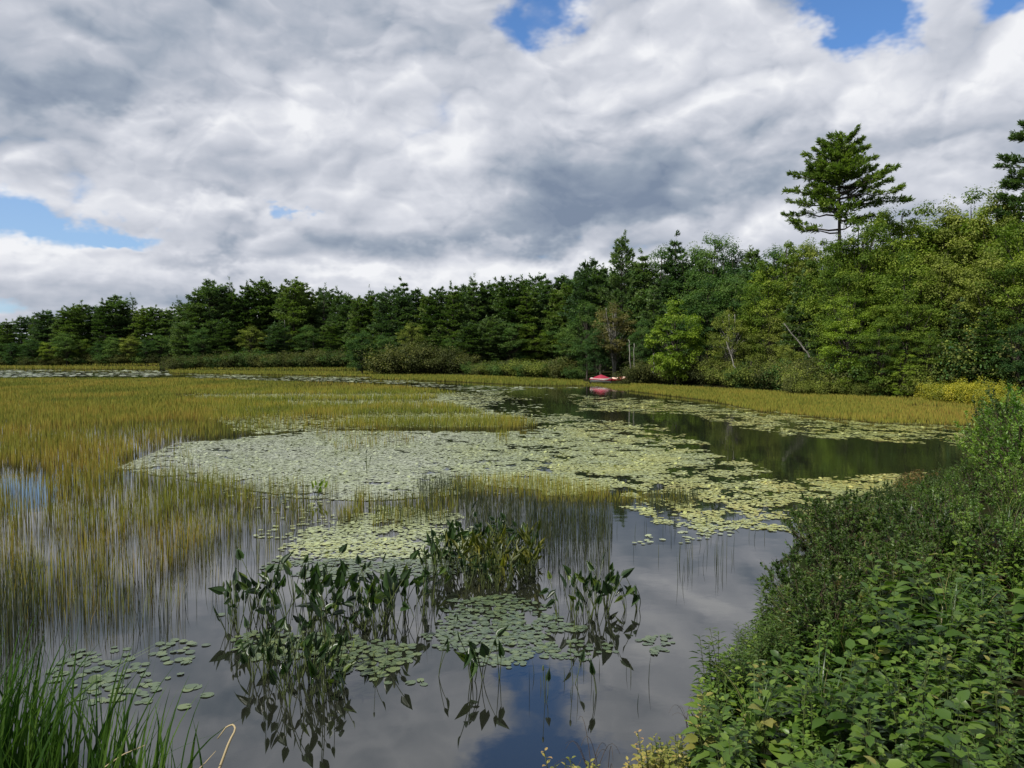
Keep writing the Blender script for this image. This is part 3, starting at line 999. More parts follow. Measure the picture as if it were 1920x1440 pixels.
def make_bush(seed, h=1.8, rx=1.4, nst=16, per=170, size=0.09, mat='shore', flat=.8, bark='twig'):
    """a multi-stemmed shrub: stems fan from the root and carry leaf clumps to the ground"""
    rng = np.random.RandomState(seed)
    tr, cr = MB(), MB()
    for i in range(nst):
        a, r_ = rng.rand() * 6.283, rng.rand() ** 0.6
        hh = h * (0.45 + 0.55 * math.sqrt(max(0, 1 - r_ * r_ * .85))) * (0.75 + 0.35 * rng.rand())
        tip = np.array([math.cos(a) * r_ * rx, math.sin(a) * r_ * rx, hh])
        t = np.linspace(0, 1, 7)
        P = np.stack([tip[0] * t ** 1.3, tip[1] * t ** 1.3, -0.15 + (hh + .15) * t], 1)
        P[1:] += rng.randn(6, 3) * 0.03 * h
        tr.tube(P, (0.004 + 0.007 * h) * (1 - .8 * t), 5, cap=False)
        c0 = rng.rand()
        for s_ in (0.35, 0.55, 0.75, 0.92):
            p = np.array([np.interp(s_, t, P[:, k]) for k in range(3)]) + rng.randn(3) * .08 * rx
            rr = rx * (.20 + .14 * rng.rand())
            p[2] = max(p[2], rr * .5)
            clump_leaves(cr, p, rr, rr * flat, per // 4, size, rng, np.clip(c0 + .15 * rng.randn(), 0, 1), shell=.3, upb=.6)
    return [('stem', tr.mesh('stem', M[bark], True)), ('foliage', cr.mesh('foliage', M[mat]))]


PR = {}
# layered white pines and their darker neighbours, built at 16 m and scaled
for i, (shape, cb, rmax, mat) in enumerate((('round', .12, 3.6, 'pine_olive'), ('cone', .10, 3.3, 'pine_dark'), ('column', .18, 2.9, 'pine_dark'), ('round', .22, 3.9, 'pine_dark'), ('cone', .06, 3.6, 'pine_olive'), ('column', .10, 3.2, 'pine_olive'))):
    PR['pine%d' % i] = (make_pine(100 + i, 16, cb, rmax, shape, 17, 16, .50, .17, 7, mat, width_f=.42, bare=.14), 16)
PR['spire'] = (make_pine(120, 16, .35, 2.2, 'cone', 20, 9, .36, .10, 6, 'pine_dark'), 16)
PR['bigpine'] = (make_pine(121, 16, .05, 4.6, 'cone', 26, 12, .46, .13, 8, 'pine_dark', sag=-.22, width_f=.3), 16)
for i, (mat, flat) in enumerate((('green', .55), ('deep', .5), ('deep', .6), ('green', .45), ('olive', .5))):
    PR['leafy%d' % i] = (make_leafy(200 + i, 13, 3.4, .14, 64, 250, .21, flat, 1.05, mat), 13)
PR['layered0'] = (make_leafy(210, 11, 3.2, .08, 60, 280, .17, .30, 1.1, 'green', layered=True), 11)
PR['layered1'] = (make_leafy(211, 11, 3.0, .08, 62, 280, .16, .28, 1.0, 'bright', layered=True), 11)
PR['bright'] = (make_leafy(212, 10, 3.0, .05, 60, 260, .20, .5, .9, 'bright'), 10)
PR['tan'] = (make_leafy(213, 10, 2.3, .18, 50, 220, .17, .45, .8, 'tan', 'bark_pale', 3, lean=(.03, 0)), 10)
PR['pale'] = (make_leafy(214, 10, 2.6, .06, 70, 220, .15, .7, .8, 'olive', 'bark_pale', 2, lean=(-.06, 0)), 10)
PR['grey'] = (make_leafy(215, 8, 2.4, .05, 56, 220, .14, .5, .75, 'olive'), 8)
for i, mat in enumerate(('shore', 'shore', 'deep', 'olive')):
    PR['bush%d' % i] = (make_bush(300 + i, 2.0, 1.7, 22, 240, .11, mat), 2.0)
PR['goldbush'] = (make_bush(310, 1.4, 1.5, 24, 260, .09, 'golden'), 1.4)
PR['rustbush'] = (make_bush(311, 1.4, 1.2, 18, 200, .09, 'rust'), 1.4)
RNG = random.Random(4)
HTOP = {}


def tree(kind, px, Y, top, label, group=None, cat='tree', name=None, wf=1.0, rz=None):
    parts, h0 = PR[kind]
    h0 = max(v.co.z for v in parts[1][1].vertices) if kind not in HTOP else HTOP[kind]
    HTOP[kind] = h0
    X, zt = at_y(px, top, Y)
    zg = float(ground_h(np.array([X]), np.array([Y]))[0])
    s_ = (zt - zg) / h0 / 1.0
    nm = name or ('pine_tree' if ('pine' in kind or kind == 'spire') else 'leafy_tree')
    return thing(nm, parts, (X, Y, zg - 0.05), RNG.uniform(0, 6.28) if rz is None else rz, (s_ * wf, s_ * wf, s_), label, cat, group)


# far left shore, about 185 m away
ord_ = ['leftmost', 'second', 'third', 'fourth', 'fifth', 'sixth', 'seventh', 'eighth', 'ninth', 'tenth', 'eleventh', 'twelfth', 'thirteenth', 'fourteenth', 'fifteenth', 'sixteenth', 'seventeenth', 'eighteenth', 'nineteenth', 'twentieth', 'twenty-first', 'twenty-second']
FARL = [(-40, 603), (-12, 600), (14, 596), (40, 590), (66, 584), (88, 578), (112, 574), (134, 568), (152, 561), (176, 570), (196, 556), (214, 550), (232, 556), (270, 572), (290, 568), (308, 576), (324, 566)]
kinds = ['pine0', 'pine1', 'pine3', 'pine4', 'pine2', 'pine5']
for i, (px, ty) in enumerate(FARL):
    tree(kinds[(i * 5 + 1) % 6], px, 192 + RNG.uniform(-4, 6), ty, 'dark pine of the far left shore treeline, %s from its left end' % ord_[i], 'pines on the far left shore', wf=1.25)
tree('spire', 249, 196, 547, 'thin pine spire rising alone above the far left treeline', None)
tree('spire', 432, 150, 516, 'slim pine tip poking out of the middle of the left pine clump')
tree('spire', 605, 150, 528, 'slim pine tip at the right shoulder of the left pine clump')
tree('spire', 696, 124, 532, 'slim pine tip in the dip right of the left pine clump')
tree('spire', 884, 116, 510, 'slim pine tip above the middle shore pines')
tree('spire', 1082, 108, 492, 'slim pine tip left of the ragged pine above the boats')
tree('spire', 336, 190, 552, 'thin dark pine tip just left of the tall pine clump on the left', None)
for i, (px, ty, k) in enumerate([(20, 640, 'leafy1'), (58, 632, 'leafy2'), (92, 640, 'leafy0'), (124, 622, 'leafy1'), (150, 634, 'leafy0'), (182, 640, 'leafy2'), (214, 630, 'leafy1'), (244, 626, 'leafy4'), (272, 634, 'leafy2'), (300, 626, 'leafy1'), (-20, 630, 'leafy2')]):
    tree(k, px, 184 + RNG.uniform(-1, 2), ty, 'low leafy tree at the far left waterline, %s of its row' % ord_[i], 'low leafy trees on the far left shore', wf=1.4)
# the tall pine clump on the point, about 145 m
CL = [(350, 560), (368, 536), (392, 520), (414, 530), (436, 538), (458, 524), (486, 517), (508, 524), (528, 534), (550, 517), (568, 526), (590, 538), (612, 536), (634, 534), (652, 546)]
for i, (px, ty) in enumerate(CL):
    tree(['pine0', 'pine4', 'pine3', 'pine0', 'pine5', 'pine4'][i % 6], px, 148 + RNG.uniform(-3, 8), ty, 'tall layered pine in the left point clump, %s from its left' % ord_[i], 'tall pines on the left point', wf=1.1)
for i, (px, ty) in enumerate([(345, 600), (380, 610), (420, 600), (470, 606), (520, 600), (575, 606), (620, 600)]):
    tree(['pine3', 'leafy2', 'pine0', 'leafy4'][i % 4], px, 141 + RNG.uniform(-1, 2), ty, 'short bushy tree under the left pine clump, %s from the left' % ord_[i], 'short trees under the left pine clump', name='understory_tree', wf=1.35)
# the middle stretch, 105-125 m
MID = [(672, 550, 122), (694, 545, 124), (714, 546, 120), (734, 534, 118), (757, 517, 116), (780, 536, 122), (802, 541, 115), (826, 534, 114), (850, 523, 112), (868, 530, 124), (889, 516, 114), (912, 524, 116), (934, 517, 120), (958, 514, 112), (982, 512, 116), (1006, 508, 120), (1028, 512, 112), (1052, 510, 114), (1076, 506, 110)]
for i, (px, ty, Y) in enumerate(MID):
    tree(['pine5', 'pine2', 'pine1', 'pine3', 'pine4', 'pine0'][(i * 5) % 6], px, Y, ty, 'dark layered pine of the middle shore, %s right of the left pine clump' % ord_[i], 'pines along the middle shore', wf=1.1)
tree('leafy4', 770, 110, 598, 'rounded yellow green tree in front of the middle pines above the dark shrubs')
for i, (px, ty, k) in enumerate([(680, 615, 'leafy2'), (720, 625, 'leafy1'), (815, 612, 'pine4'), (840, 630, 'leafy2'), (880, 600, 'pine0'), (920, 588, 'pine3'), (960, 600, 'leafy1'), (1000, 606, 'leafy0'), (1040, 590, 'leafy1'), (1075, 600, 'leafy0')]):
    tree(k, px, 107 + RNG.uniform(-1, 2), ty, 'shorter dark tree at the middle shore waterline, %s from the left' % ord_[i], 'shorter trees along the middle shore', name='understory_tree', wf=1.3)
# toward the boats and to the right, 75-95 m
for px, ty, Y, k, wf, lb in (
    (1102, 480, 92, 'pine3', .9, 'dark pine with a ragged top just left of the big dark pine above the boats'),
    (1126, 492, 90, 'pine2', 1.0, 'short dark pine tucked against the left side of the big dark pine'),
    (1165, 429, 88, 'bigpine', .82, 'biggest dark pine of the middle shore, its pointed top well above the boats'),
    (1208, 462, 86, 'pine1', 1.0, 'dark pine touching the right side of the big dark pine'),
    (1236, 452, 86, 'leafy1', .8, 'dark leafy tree between the big dark pine and the pointed pine to its right'),
    (1264, 430, 85, 'pine1', .9, 'pointed dark pine midway between the big dark pine and the round topped tree'),
    (1298, 456, 84, 'leafy2', .8, 'dark leafy tree in the dip left of the round topped tree'),
    (1338, 427, 82, 'leafy1', .75, 'round topped dark tree rising left of centre between the two big pines'),
    (1378, 446, 80, 'leafy2', .8, 'dark leafy tree just right of the round topped tree'),
    (1412, 458, 78, 'pine2', .9, 'small dark pine in the low dip of the skyline left of the tall pine'),
    (1446, 452, 77, 'leafy1', .8, 'dark green tree at the left edge of the low dome before the tall pine'),
    (1478, 446, 74, 'leafy0', .9, 'rounded green tree forming the low dome left of the tall pine'),
    (1520, 440, 72, 'leafy4', .8, 'yellowish tree top directly under the lowest left branches of the tall pine'),
    (1440, 520, 66, 'leafy0', 1.0, 'mid green tree below the skyline dip, above the grey green waterside tree'),
    (1385, 510, 70, 'leafy1', 1.0, 'deep green tree behind the pale feathery waterside tree'),
    (1330, 505, 72, 'leafy2', 1.0, 'deep green tree behind the bright yellow green waterside tree'),
    (1225, 520, 76, 'pine1', 1.0, 'dark pine between the tan tree and the bright yellow green tree'),
    (1100, 560, 84, 'leafy2', 1.0, 'dark leafy tree just left of the tan tree behind the boats'),
    (1065, 610, 90, 'leafy1', 1.1, 'low dark tree at the shore left of the boats'),
    (1120, 610, 78, 'leafy2', .9, 'low dark green tree directly behind the covered rowboat'),
    (1205, 590, 74, 'leafy2', .8, 'dark tree between the white trunks and the bright tree'),
    (1500, 500, 62, 'pine1', 1.0, 'dark hemlock left of the bright layered maple'),
    (1535, 560, 58, 'pine1', 1.0, 'short dark hemlock behind the leaning white trunk'),
    (1570, 438, 57.5, 'leafy0', .75, 'green tree hiding the lower trunk of the tall pine'),
    (1612, 398, 57, 'leafy0', .70, 'narrow bright green tree climbing over the trunk of the tall pine'),
    (1650, 425, 58, 'leafy3', .9, 'green tree just right of the tall pine trunk'),
    (1692, 378, 62, 'leafy0', .8, 'tall green tree with open top right of the tall pine'),
    (1735, 372, 62, 'leafy3', .8, 'tall green tree between the two open topped trees on the right'),
    (1782, 362, 60, 'leafy4', .8, 'yellow green tall tree left of the right edge trees'),
    (1830, 345, 60, 'leafy3', .8, 'tall yellow green tree whose top stands highest near the right edge'),
    (1872, 338, 58, 'leafy4', .8, 'tall airy yellow green tree beside the right edge pine'),
    (1935, 400, 52, 'leafy0', .9, 'green tree cut by the right edge of the view'),
    (1990, 360, 54, 'leafy3', .9, 'green tree just beyond the right edge of the view'),
    (1590, 500, 54, 'leafy0', .8, 'green tree in front of the tall pine trunk'),
    (1700, 470, 53, 'leafy3', .9, 'broad green tree in the middle of the right hand woods'),
    (1770, 460, 53, 'leafy4', .9, 'broad yellow green tree above the dark hemlocks on the right'),
    (1860, 450, 50, 'leafy4', .9, 'broad yellow green tree against the right edge, above the dark hemlock'),
    (1920, 480, 48, 'leafy0', .9, 'large leafy tree filling the right edge at mid height')):
    tree(k, px, Y, ty, lb, None, name='hemlock_tree' if 'hemlock' in lb else None, wf=wf)
for px, ty, Y, k, wf, lb, nm in (
    (1150, 562, 79, 'tan', 1.15, 'tan and yellow leaved tree with white trunks behind the boats', 'birch_tree'),
    (1268, 552, 68, 'bright', 1.0, 'bright yellow green tree standing at the waterline right of the boats', 'maple_tree'),
    (1368, 572, 66, 'pale', 1.05, 'pale feathery green tree with slim leaning white trunk at the waterline', 'birch_tree'),
    (1446, 584, 64, 'grey', 1.1, 'grey green airy tree leaning out by the fallen white trunk', 'alder_tree'),
    (1480, 640, 60, 'grey', 1.1, 'low grey green thicket tree under the leaning white trunk', 'alder_tree'),
    (1590, 545, 52, 'layered1', .85, 'bright green maple with flat layered boughs below the tall pine', 'maple_tree'),
    (1650, 590, 50, 'layered0', .9, 'lower green maple with flat layered boughs right of the bright maple', 'maple_tree'),
    (1705, 520, 51, 'layered0', .9, 'taller green maple with flat layered boughs left of the dark hemlocks', 'maple_tree'),
    (1745, 600, 49, 'layered0', .8, 'short green maple with flat layered boughs at the foot of the dark hemlocks', 'maple_tree'),
    (1800, 555, 50, 'pine1', 1.2, 'dark hemlock right of the layered maples', 'hemlock_tree'),
    (1850, 570, 47, 'pine4', 1.25, 'nearer dark hemlock sweeping down to the bank near the right edge', 'hemlock_tree'),
    (1910, 600, 45, 'leafy2', 1.1, 'dark low tree at the right edge above the goldenrod', 'leafy_tree'),
    (1690, 650, 49, 'layered1', .8, 'small bright green maple sapling low in front of the woods', 'maple_tree')):
    tree(k, px, Y, ty, lb, None, name=nm, wf=wf)
# rows behind, closing the woods
for i in range(46):
    px = -60 + i * 27 + RNG.uniform(-8, 8)
    sky_ = np.interp(px, [-60, 150, 330, 345, 392, 550, 660, 757, 1000, 1090], [606, 575, 582, 560, 545, 540, 562, 552, 528, 515])
    Yb = np.interp(px, [0, 320, 345, 660, 700, 1100], [206, 206, 164, 160, 134, 100])
    tree(kinds[i % 6], px, Yb + RNG.uniform(0, 8), sky_ + RNG.uniform(0, 12), 'dark pine behind the front rows of the far shore, mostly hidden', 'pines behind the far shore front row', wf=1.3)
for i in range(26):
    px = 1090 + i * 36 + RNG.uniform(-8, 8)
    sky_ = np.interp(px, [1090, 1160, 1300, 1400, 1480, 1600, 1700, 1850, 1990], [510, 480, 480, 480, 470, 460, 420, 385, 380])
    Yb = np.interp(px, [1090, 1300, 1500, 1900], [104, 94, 80, 66])
    tree(['pine1', 'leafy1', 'leafy2', 'pine3'][i % 4], px, Yb + RNG.uniform(0, 6), sky_ + RNG.uniform(0, 15), 'dark tree standing behind the front rows of the right hand woods, mostly hidden', 'trees behind the right hand woods', name='background_tree', wf=1.2)

# the tall white pine over the right-hand woods: its plates of foliage placed one by one
def hero():
    Y = 60.0
    X0, _ = at_y(1572, 500, Y)
    zg = float(ground_h(np.array([X0]), np.array([Y]))[0])
    k = Y * cp / F_PX * 1.0
    br = []
    rng = np.random.RandomState(77)
    def zof(py):
        return at_y(1572, py, Y)[1] - zg
    left = [(420, 98, 430), (395, 96, 405), (374, 92, 392), (352, 95, 372), (328, 92, 345), (303, 60, 322), (290, 62, 310), (268, 40, 290)]
    right = [(372, 128, 385), (380, 90, 392), (345, 92, 362), (316, 104, 362), (322, 86, 350), (300, 62, 318), (274, 54, 300), (262, 42, 286), (405, 60, 412)]
    for sgn, lst in ((-1, left), (1, right)):
        for tip, ext, base in lst:
            for j in range(2):
                L = ext * k * (1.0 if j == 0 else 0.62 + .2 * rng.rand())
                dz = (base - tip + (0 if j == 0 else rng.randn() * 4)) * k
                az = (0 if sgn > 0 else math.pi) + rng.randn() * (0.16 if j == 0 else 0.5)
                br.append((zof(base + (0 if j == 0 else rng.randn() * 6)), L, az, math.atan2(dz - 0.12 * L, L)))
    for i in range(34):
        t = rng.rand()
        py = 432 - t * 165
        s_ = t
        L = (2.9 * (1 - s_) ** .6 + .9) * (0.6 + .5 * rng.rand())
        az = rng.rand() * 6.283
        L *= 0.55 + 0.45 * abs(math.sin(az))
        br.append((zof(py), L, az, 0.05 + 0.55 * s_ + rng.randn() * .1))
    for i in range(52):
        py = 262 + rng.rand() ** .8 * 75
        L = float(np.interp(py, [255, 270, 300, 333], [.7, 1.5, 2.5, 2.7])) * (.55 + .5 * rng.rand())
        br.append((zof(py + 24), L, rng.rand() * 6.283, float(np.interp(py, [255, 300, 333], [.6, .30, .12])) + .12 * rng.randn()))
    for i in range(10):
        br.append((zof(284 + 3 * i), .8, rng.rand() * 6.283, .8 + .3 * rng.rand()))
    parts = make_pine(99, zof(270), .3, 3, branches=br, dens=15, ln=.30, wd=.095, m=9, mat='pine_hero', bare=.36, width_f=.24)
    thing('pine_tree', parts, (X0, Y, zg), 0, 1, 'tall white pine with separate flat plates of foliage standing high above the right hand woods', 'tree')
    # pine at the right edge of the frame
    br = []
    X1, _ = at_y(1935, 500, 57)
    zg1 = float(ground_h(np.array([X1]), np.array([57.0]))[0])
    def zo(py):
        return at_y(1935, py, 57)[1] - zg1
    for tip, ext in ((298, 62), (255, 36), (346, 52), (372, 60), (325, 40), (232, 25), (400, 60)):
        for j in range(3):
            br.append((zo(tip + 14 + rng.randn() * 4), ext * k * (.9 if j else 1), math.pi + rng.randn() * .3 * j, math.atan2(10 - ext * .1, ext)))
            br.append((zo(tip + 14 + rng.randn() * 8), ext * k * (.9 if j else 1), rng.rand() * 6.28, .1))
    parts = make_pine(98, zo(205), .3, 3, branches=br, dens=15, ln=.30, wd=.085, m=9, mat='pine_dark', bare=.35, width_f=.25)
    thing('pine_tree', parts, (X1, 57, zg1), 0, 1, 'tall dark pine at the right edge with only its left boughs in view', 'tree')


hero()

# bare and leaning trunks
def pole_tree(name, p0, p1, r0, r1, label, mat='bark_pale', twigs=6, seed=1):
    rng = np.random.RandomState(seed)
    b = MB()
    p0, p1 = np.array(p0, float), np.array(p1, float)
    t = np.linspace(0, 1, 10)[:, None]
    P = p0 + (p1 - p0) * t + rng.randn(10, 3) * 0.03
    b.tube(P, (r0 + (r1 - r0) * t[:, 0]) * .62, 7)
    tw = MB()
    for i in range(twigs):
        s_ = 0.25 + 0.7 * rng.rand()
        o = p0 + (p1 - p0) * s_
        e = o + rng.randn(3) * np.array([.35, .25, .2]) + UP * .35
        tt = np.linspace(0, 1, 5)[:, None]
        tw.tube(o + (e - o) * tt + rng.randn(5, 3) * .04, (.012 * (1 - .8 * tt[:, 0])), 4, cap=False)
    e = link(name, None, None, tuple(p0))
    tag(e, label, 'tree')
    for nm, mm in (('trunk', b), ('limbs', tw)):
        c = link(nm, mm.mesh(nm, M[mat], True), e)
        c.location = tuple(-p0)


def P3(px, py, Y):
    x, z = at_y(px, py, Y)
    return (x, Y, z)


pole_tree('leaning_birch', P3(1518, 668, 57), P3(1470, 606, 57.5), .10, .05, 'white bare trunk leaning left out of the woods below the tall pine', seed=2)
pole_tree('leaning_birch', P3(1378, 690, 61), P3(1362, 640, 61.5), .07, .04, 'slim white trunk leaning in the pale feathery tree', seed=3, twigs=3)
pole_tree('bare_birch', P3(1182, 690, 71), P3(1179, 636, 71), .09, .06, 'white birch trunk standing behind the boats, taller of the two', seed=4, twigs=2)
pole_tree('bare_birch', P3(1189, 690, 71.3), P3(1189, 644, 71.3), .06, .045, 'thinner white birch trunk standing right beside the taller one behind the boats', seed=5, twigs=2)
pole_tree('dead_tree', P3(488, 692, 139), P3(480, 672, 139), .16, .07, 'small white forked dead trunk at the waterline under the left pine clump', seed=6, twigs=5)
pole_tree('dead_snag', P3(533, 690, 140.5), P3(534, 600, 140.5), .09, .05, 'tall bare grey trunk in the left pine clump', seed=7, twigs=3)
pole_tree('dead_snag', P3(588, 692, 140), P3(588, 630, 140), .09, .05, 'grey trunk with stub branches at the right of the left pine clump', seed=8, twigs=7)
0 and pole_tree('dead_snag', P3(1657, 680, 47.5), P3(1655, 640, 47.5), .06, .05, 'short grey trunk at the shore below the layered maples', seed=9, twigs=2)
0 and pole_tree('dead_snag', P3(801, 600, 110), P3(801, 548, 110), .12, .07, 'thin grey trunk showing between the middle shore pines', seed=10, twigs=2)
pole_tree('bare_birch', P3(1225, 700, 68), P3(1226, 662, 68), .05, .04, 'short pale trunk at the left foot of the bright tree by the boats', seed=12, twigs=2)

# shrubs along the shore
def shrub_row(x0, x1, n, Yf, hf, kinds_, labelf, group, wf=1.0, name='shrub'):
    for i in range(n):
        px = x0 + (x1 - x0) * (i + .5) / n + RNG.uniform(-.3, .3) * (x1 - x0) / n
        Y = Yf(px) + RNG.uniform(-.6, .8)
        X = at_y(px, 700, Y)[0]
        zg = float(ground_h(np.array([X]), np.array([Y]))[0])
        parts, h0 = PR[kinds_[i % len(kinds_)]]
        hh = hf * RNG.uniform(.7, 1.25)
        thing(name, parts, (X, Y, max(zg, 0) - .05), RNG.uniform(0, 6.28), (hh / h0 * wf, hh / h0 * wf, hh / h0), labelf + ', ' + ord_[i] + (' from left' if i else ' one'), 'shrub', group)


shrub_row(-30, 310, 18, lambda p: 184, 2.6, ['bush2', 'bush0', 'bush1'], 'low dark shrub at the foot of the far left treeline', 'shrubs under the far left treeline', 1.7)
shrub_row(312, 700, 22, lambda p: 139 - (p - 312) * .02, 2.6, ['bush1', 'bush0', 'bush2'], 'brownish dark shrub at the waterline below the left pine clump', 'shrubs below the left pine clump', 1.4)
shrub_row(715, 880, 11, lambda p: 105, 3.4, ['bush1', 'bush0'], 'tall brownish shrub in the dark waterline thicket of the middle shore', 'thicket of dark shrubs on the middle shore', 1.3)
shrub_row(880, 1090, 13, lambda p: 101 - (p - 880) * .07, 1.9, ['bush2', 'bush0', 'bush3'], 'low green shrub between the dark thicket and the boats', 'shrubs between the thicket and the boats', 1.5)
shrub_row(1175, 1330, 11, lambda p: 74 - (p - 1175) * .035, 1.7, ['bush1', 'bush0'], 'dark brownish shrub at the waterline just right of the boats', 'shrubs right of the boats', 1.2)
shrub_row(1320, 1540, 16, lambda p: 67 - (p - 1320) * .055, 1.9, ['bush0', 'bush3', 'bush2'], 'green shrub at the waterline below the leaning white trunk', 'shrubs below the leaning trunk', 1.1)
shrub_row(1500, 1790, 20, lambda p: 55 - (p - 1500) * .022, 2.3, ['bush0', 'bush3', 'bush1', 'bush2'], 'rounded olive shrub below the layered maples on the right shore', 'shrubs below the layered maples', 1.1)
shrub_row(1480, 1740, 14, lambda p: 53.5 - (p - 1500) * .022, 1.2, ['bush1', 'bush3'], 'low brownish shrub at the edge of the right shore rushes', 'low shrubs at the right rush edge', 1.1)
shrub_row(1745, 1880, 10, lambda p: 45 - (p - 1750) * .03, 1.15, ['goldbush'], 'bright yellow goldenrod clump at the end of the right shore', 'goldenrod at the end of the right shore', .9, 'goldenrod_clump')
shrub_row(1850, 1960, 6, lambda p: 38, .9, ['goldbush', 'goldbush', 'bush3'], 'yellow goldenrod just above the near bank shrubs at the right edge', 'goldenrod at the right edge', .9, 'goldenrod_clump')
shrub_row(1780, 1960, 10, lambda p: 50 - (p - 1750) * .02, 3.2, ['bush2', 'bush3', 'bush0'], 'tall green shrub behind the goldenrod near the right edge', 'tall shrubs behind the goldenrod', 1.0)

# ------------------------------------------------------------------ boats pulled up in the rushes
def loft(mb, secs, col=None):
    """secs: list of rings with equal vertex counts"""
    n, k = len(secs), len(secs[0])
    V_ = np.array(secs).reshape(-1, 3)
    i = np.arange(n - 1)[:, None] * k
    j = np.arange(k - 1)[None]
    mb.add(V_, np.stack([i + j, i + j + 1, i + k + j + 1, i + k + j], -1).reshape(-1, 4), col)


def hull_mb(L, B, Hh, point_both, thick=0.03):
    mb = MB()
    def ring(s_, off):
        x = (s_ - .5) * L
        w = B / 2 * (math.sin(math.pi * s_) ** .6 if point_both else (min(1, (1 - s_) * 3.2) ** .6 if s_ > .6 else (.82 + .18 * math.sin(s_ / .6 * 1.57)))) + .02
        sheer = Hh * (1 + .30 * (2 * abs(s_ - .5)) ** 2.2)
        pts = []
        for a in np.linspace(-1, 1, 13):
            ang = a * math.pi / 2
            y = (w - off) * math.copysign(abs(math.sin(ang)) ** .75, a)
            z = off + (sheer - off) * (1 - math.cos(ang) ** .9)
            pts.append((x, y, z))
        return pts
    S_ = np.linspace(0.015, .985, 22)
    outer = [ring(s_, 0) for s_ in S_]
    inner = [ring(s_, thick)[::-1] for s_ in S_]
    full = [o + i for o, i in zip(outer, inner)]
    full = [r + [r[0]] for r in full]
    loft(mb, full)
    for r in (outer[0], outer[-1]):
        mb.add(r, [tuple(range(13))])
    return mb, outer


def build_boats():
    white = flat_mat('boat_white', (.78, .78, .70), .35)
    maroon = flat_mat('tarp_red', (.27, .022, .045), .6, .3, .3, 3)
    red = flat_mat('hull_red', (.46, .045, .03), .35)
    pale = flat_mat('deck_pale', (.75, .52, .42), .4)
    dark = flat_mat('dark_trim', (.05, .02, .03), .5)
    bx, by = G(1127, 719.5)
    e = link('rowboat', None, None, (bx, by, .12), R(-14), .76)
    tag(e, 'small white rowboat under a peaked red tarp pulled up in the rushes', 'boat')
    mb, outer = hull_mb(2.7, 1.25, .46, False)
    link('hull', mb.mesh('hull', white, True), e)
    t = MB()
    secs = []
    for s_ in np.linspace(0, 1, 21):
        x = (s_ - .5) * 2.8
        pk = .54 + .46 * max(0, 1 - abs(s_ - .5) / .42) ** .9
        w = .62 * min(1, (1 - s_) * 2.6 + .12) ** .6
        ring = []
        for a in np.linspace(-1, 1, 13):
            y = a * w
            z = pk - (pk - .46) * abs(a) ** .85
            if abs(a) > .95:
                z -= .04 + .22 * s_
            ring.append((x, y * 1.04, z + .012 * math.sin(s_ * 40 + a * 9)))
        secs.append(ring)
    loft(t, secs)
    tp_ = link('tarp', t.mesh('tarp', maroon, True), e)
    m_ = tp_.modifiers.new('thickness', 'SOLIDIFY')
    m_.thickness = .015
    t = MB()
    t.tube([(x, y, z + .01) for x, y, z in [r[0] for r in outer]], .025, 6)
    t.tube([(x, y, z + .01) for x, y, z in [r[-1] for r in outer]], .025, 6)
    link('gunwale', t.mesh('gunwale', white, True), e)
    cx, cy = G(1163, 719)
    e = link('canoe', None, None, (cx, cy - .2, .30), R(-24))
    e.rotation_euler = (R(20), R(-5), R(-32))
    e.scale = (.62, .8, .85)
    tag(e, 'red canoe with pale deck lying tilted beside the covered rowboat', 'boat')
    mb, outer = hull_mb(2.7, .72, .30, True)
    link('hull', mb.mesh('hull', red, True), e)
    t = MB()
    for a, b in ((0, 8), (14, 21)):
        secs = []
        for i in range(a, b + 1):
            r0, r1 = np.array(outer[i][0]), np.array(outer[i][-1])
            secs.append([tuple(r0 * (1 - q_) + r1 * q_ + np.array([0, 0, .015 + .06 * math.sin(math.pi * q_)])) for q_ in np.linspace(0, 1, 7)])
        loft(t, secs)
    link('deck', t.mesh('deck', pale, True), e)
    t = MB()
    t.tube([(0, -.3, .27), (0, .3, .27)], .03, 6)
    link('thwart', t.mesh('thwart', dark), e)


build_boats()

# ------------------------------------------------------------------ pickerelweed
HEART = [(-.10, .30), (-.20, .22), (-.10, .44), (.12, .56), (.38, .47), (.65, .27), (.85, .11)]


def heart_leaf(C, D, N, L, W, rng, curl=.10):
    """pointed heart-shaped blade with a folded midrib"""
    mb = MB()
    mids = [(0.02, 0, 0), (.12, 0, -.01), (.38, 0, -.02), (.65, 0, -.02), (.85, 0, -.03), (1.0, 0, -curl)]
    T = list(mids)
    for sgn in (1, -1):
        for a, w in [(-.18, .20), (.02, .46), (.12, .56), (.38, .47), (.65, .27), (.85, .11)]:
            T.append((a, sgn * w, .10 * w / .5 - curl * max(0, a) ** 2))
    F_ = []
    for sgn, o in ((1, 6), (-1, 12)):
        q4 = [(0, o, o + 1, 1), (1, o + 1, o + 2, 1)]
        F_ += [(0, o, o + 1), (0, o + 1, 1), (1, o + 1, o + 2), (1, o + 2, o + 3), (1, o + 3, 2), (2, o + 3, o + 4), (2, o + 4, 3), (3, o + 4, o + 5), (3, o + 5, 4), (4, o + 5, 5)]
    mb.scatter(T, F_, [C], [D], [N], [L], [W], np.array([[rng.rand(), rng.rand(), .5]]))
    return mb


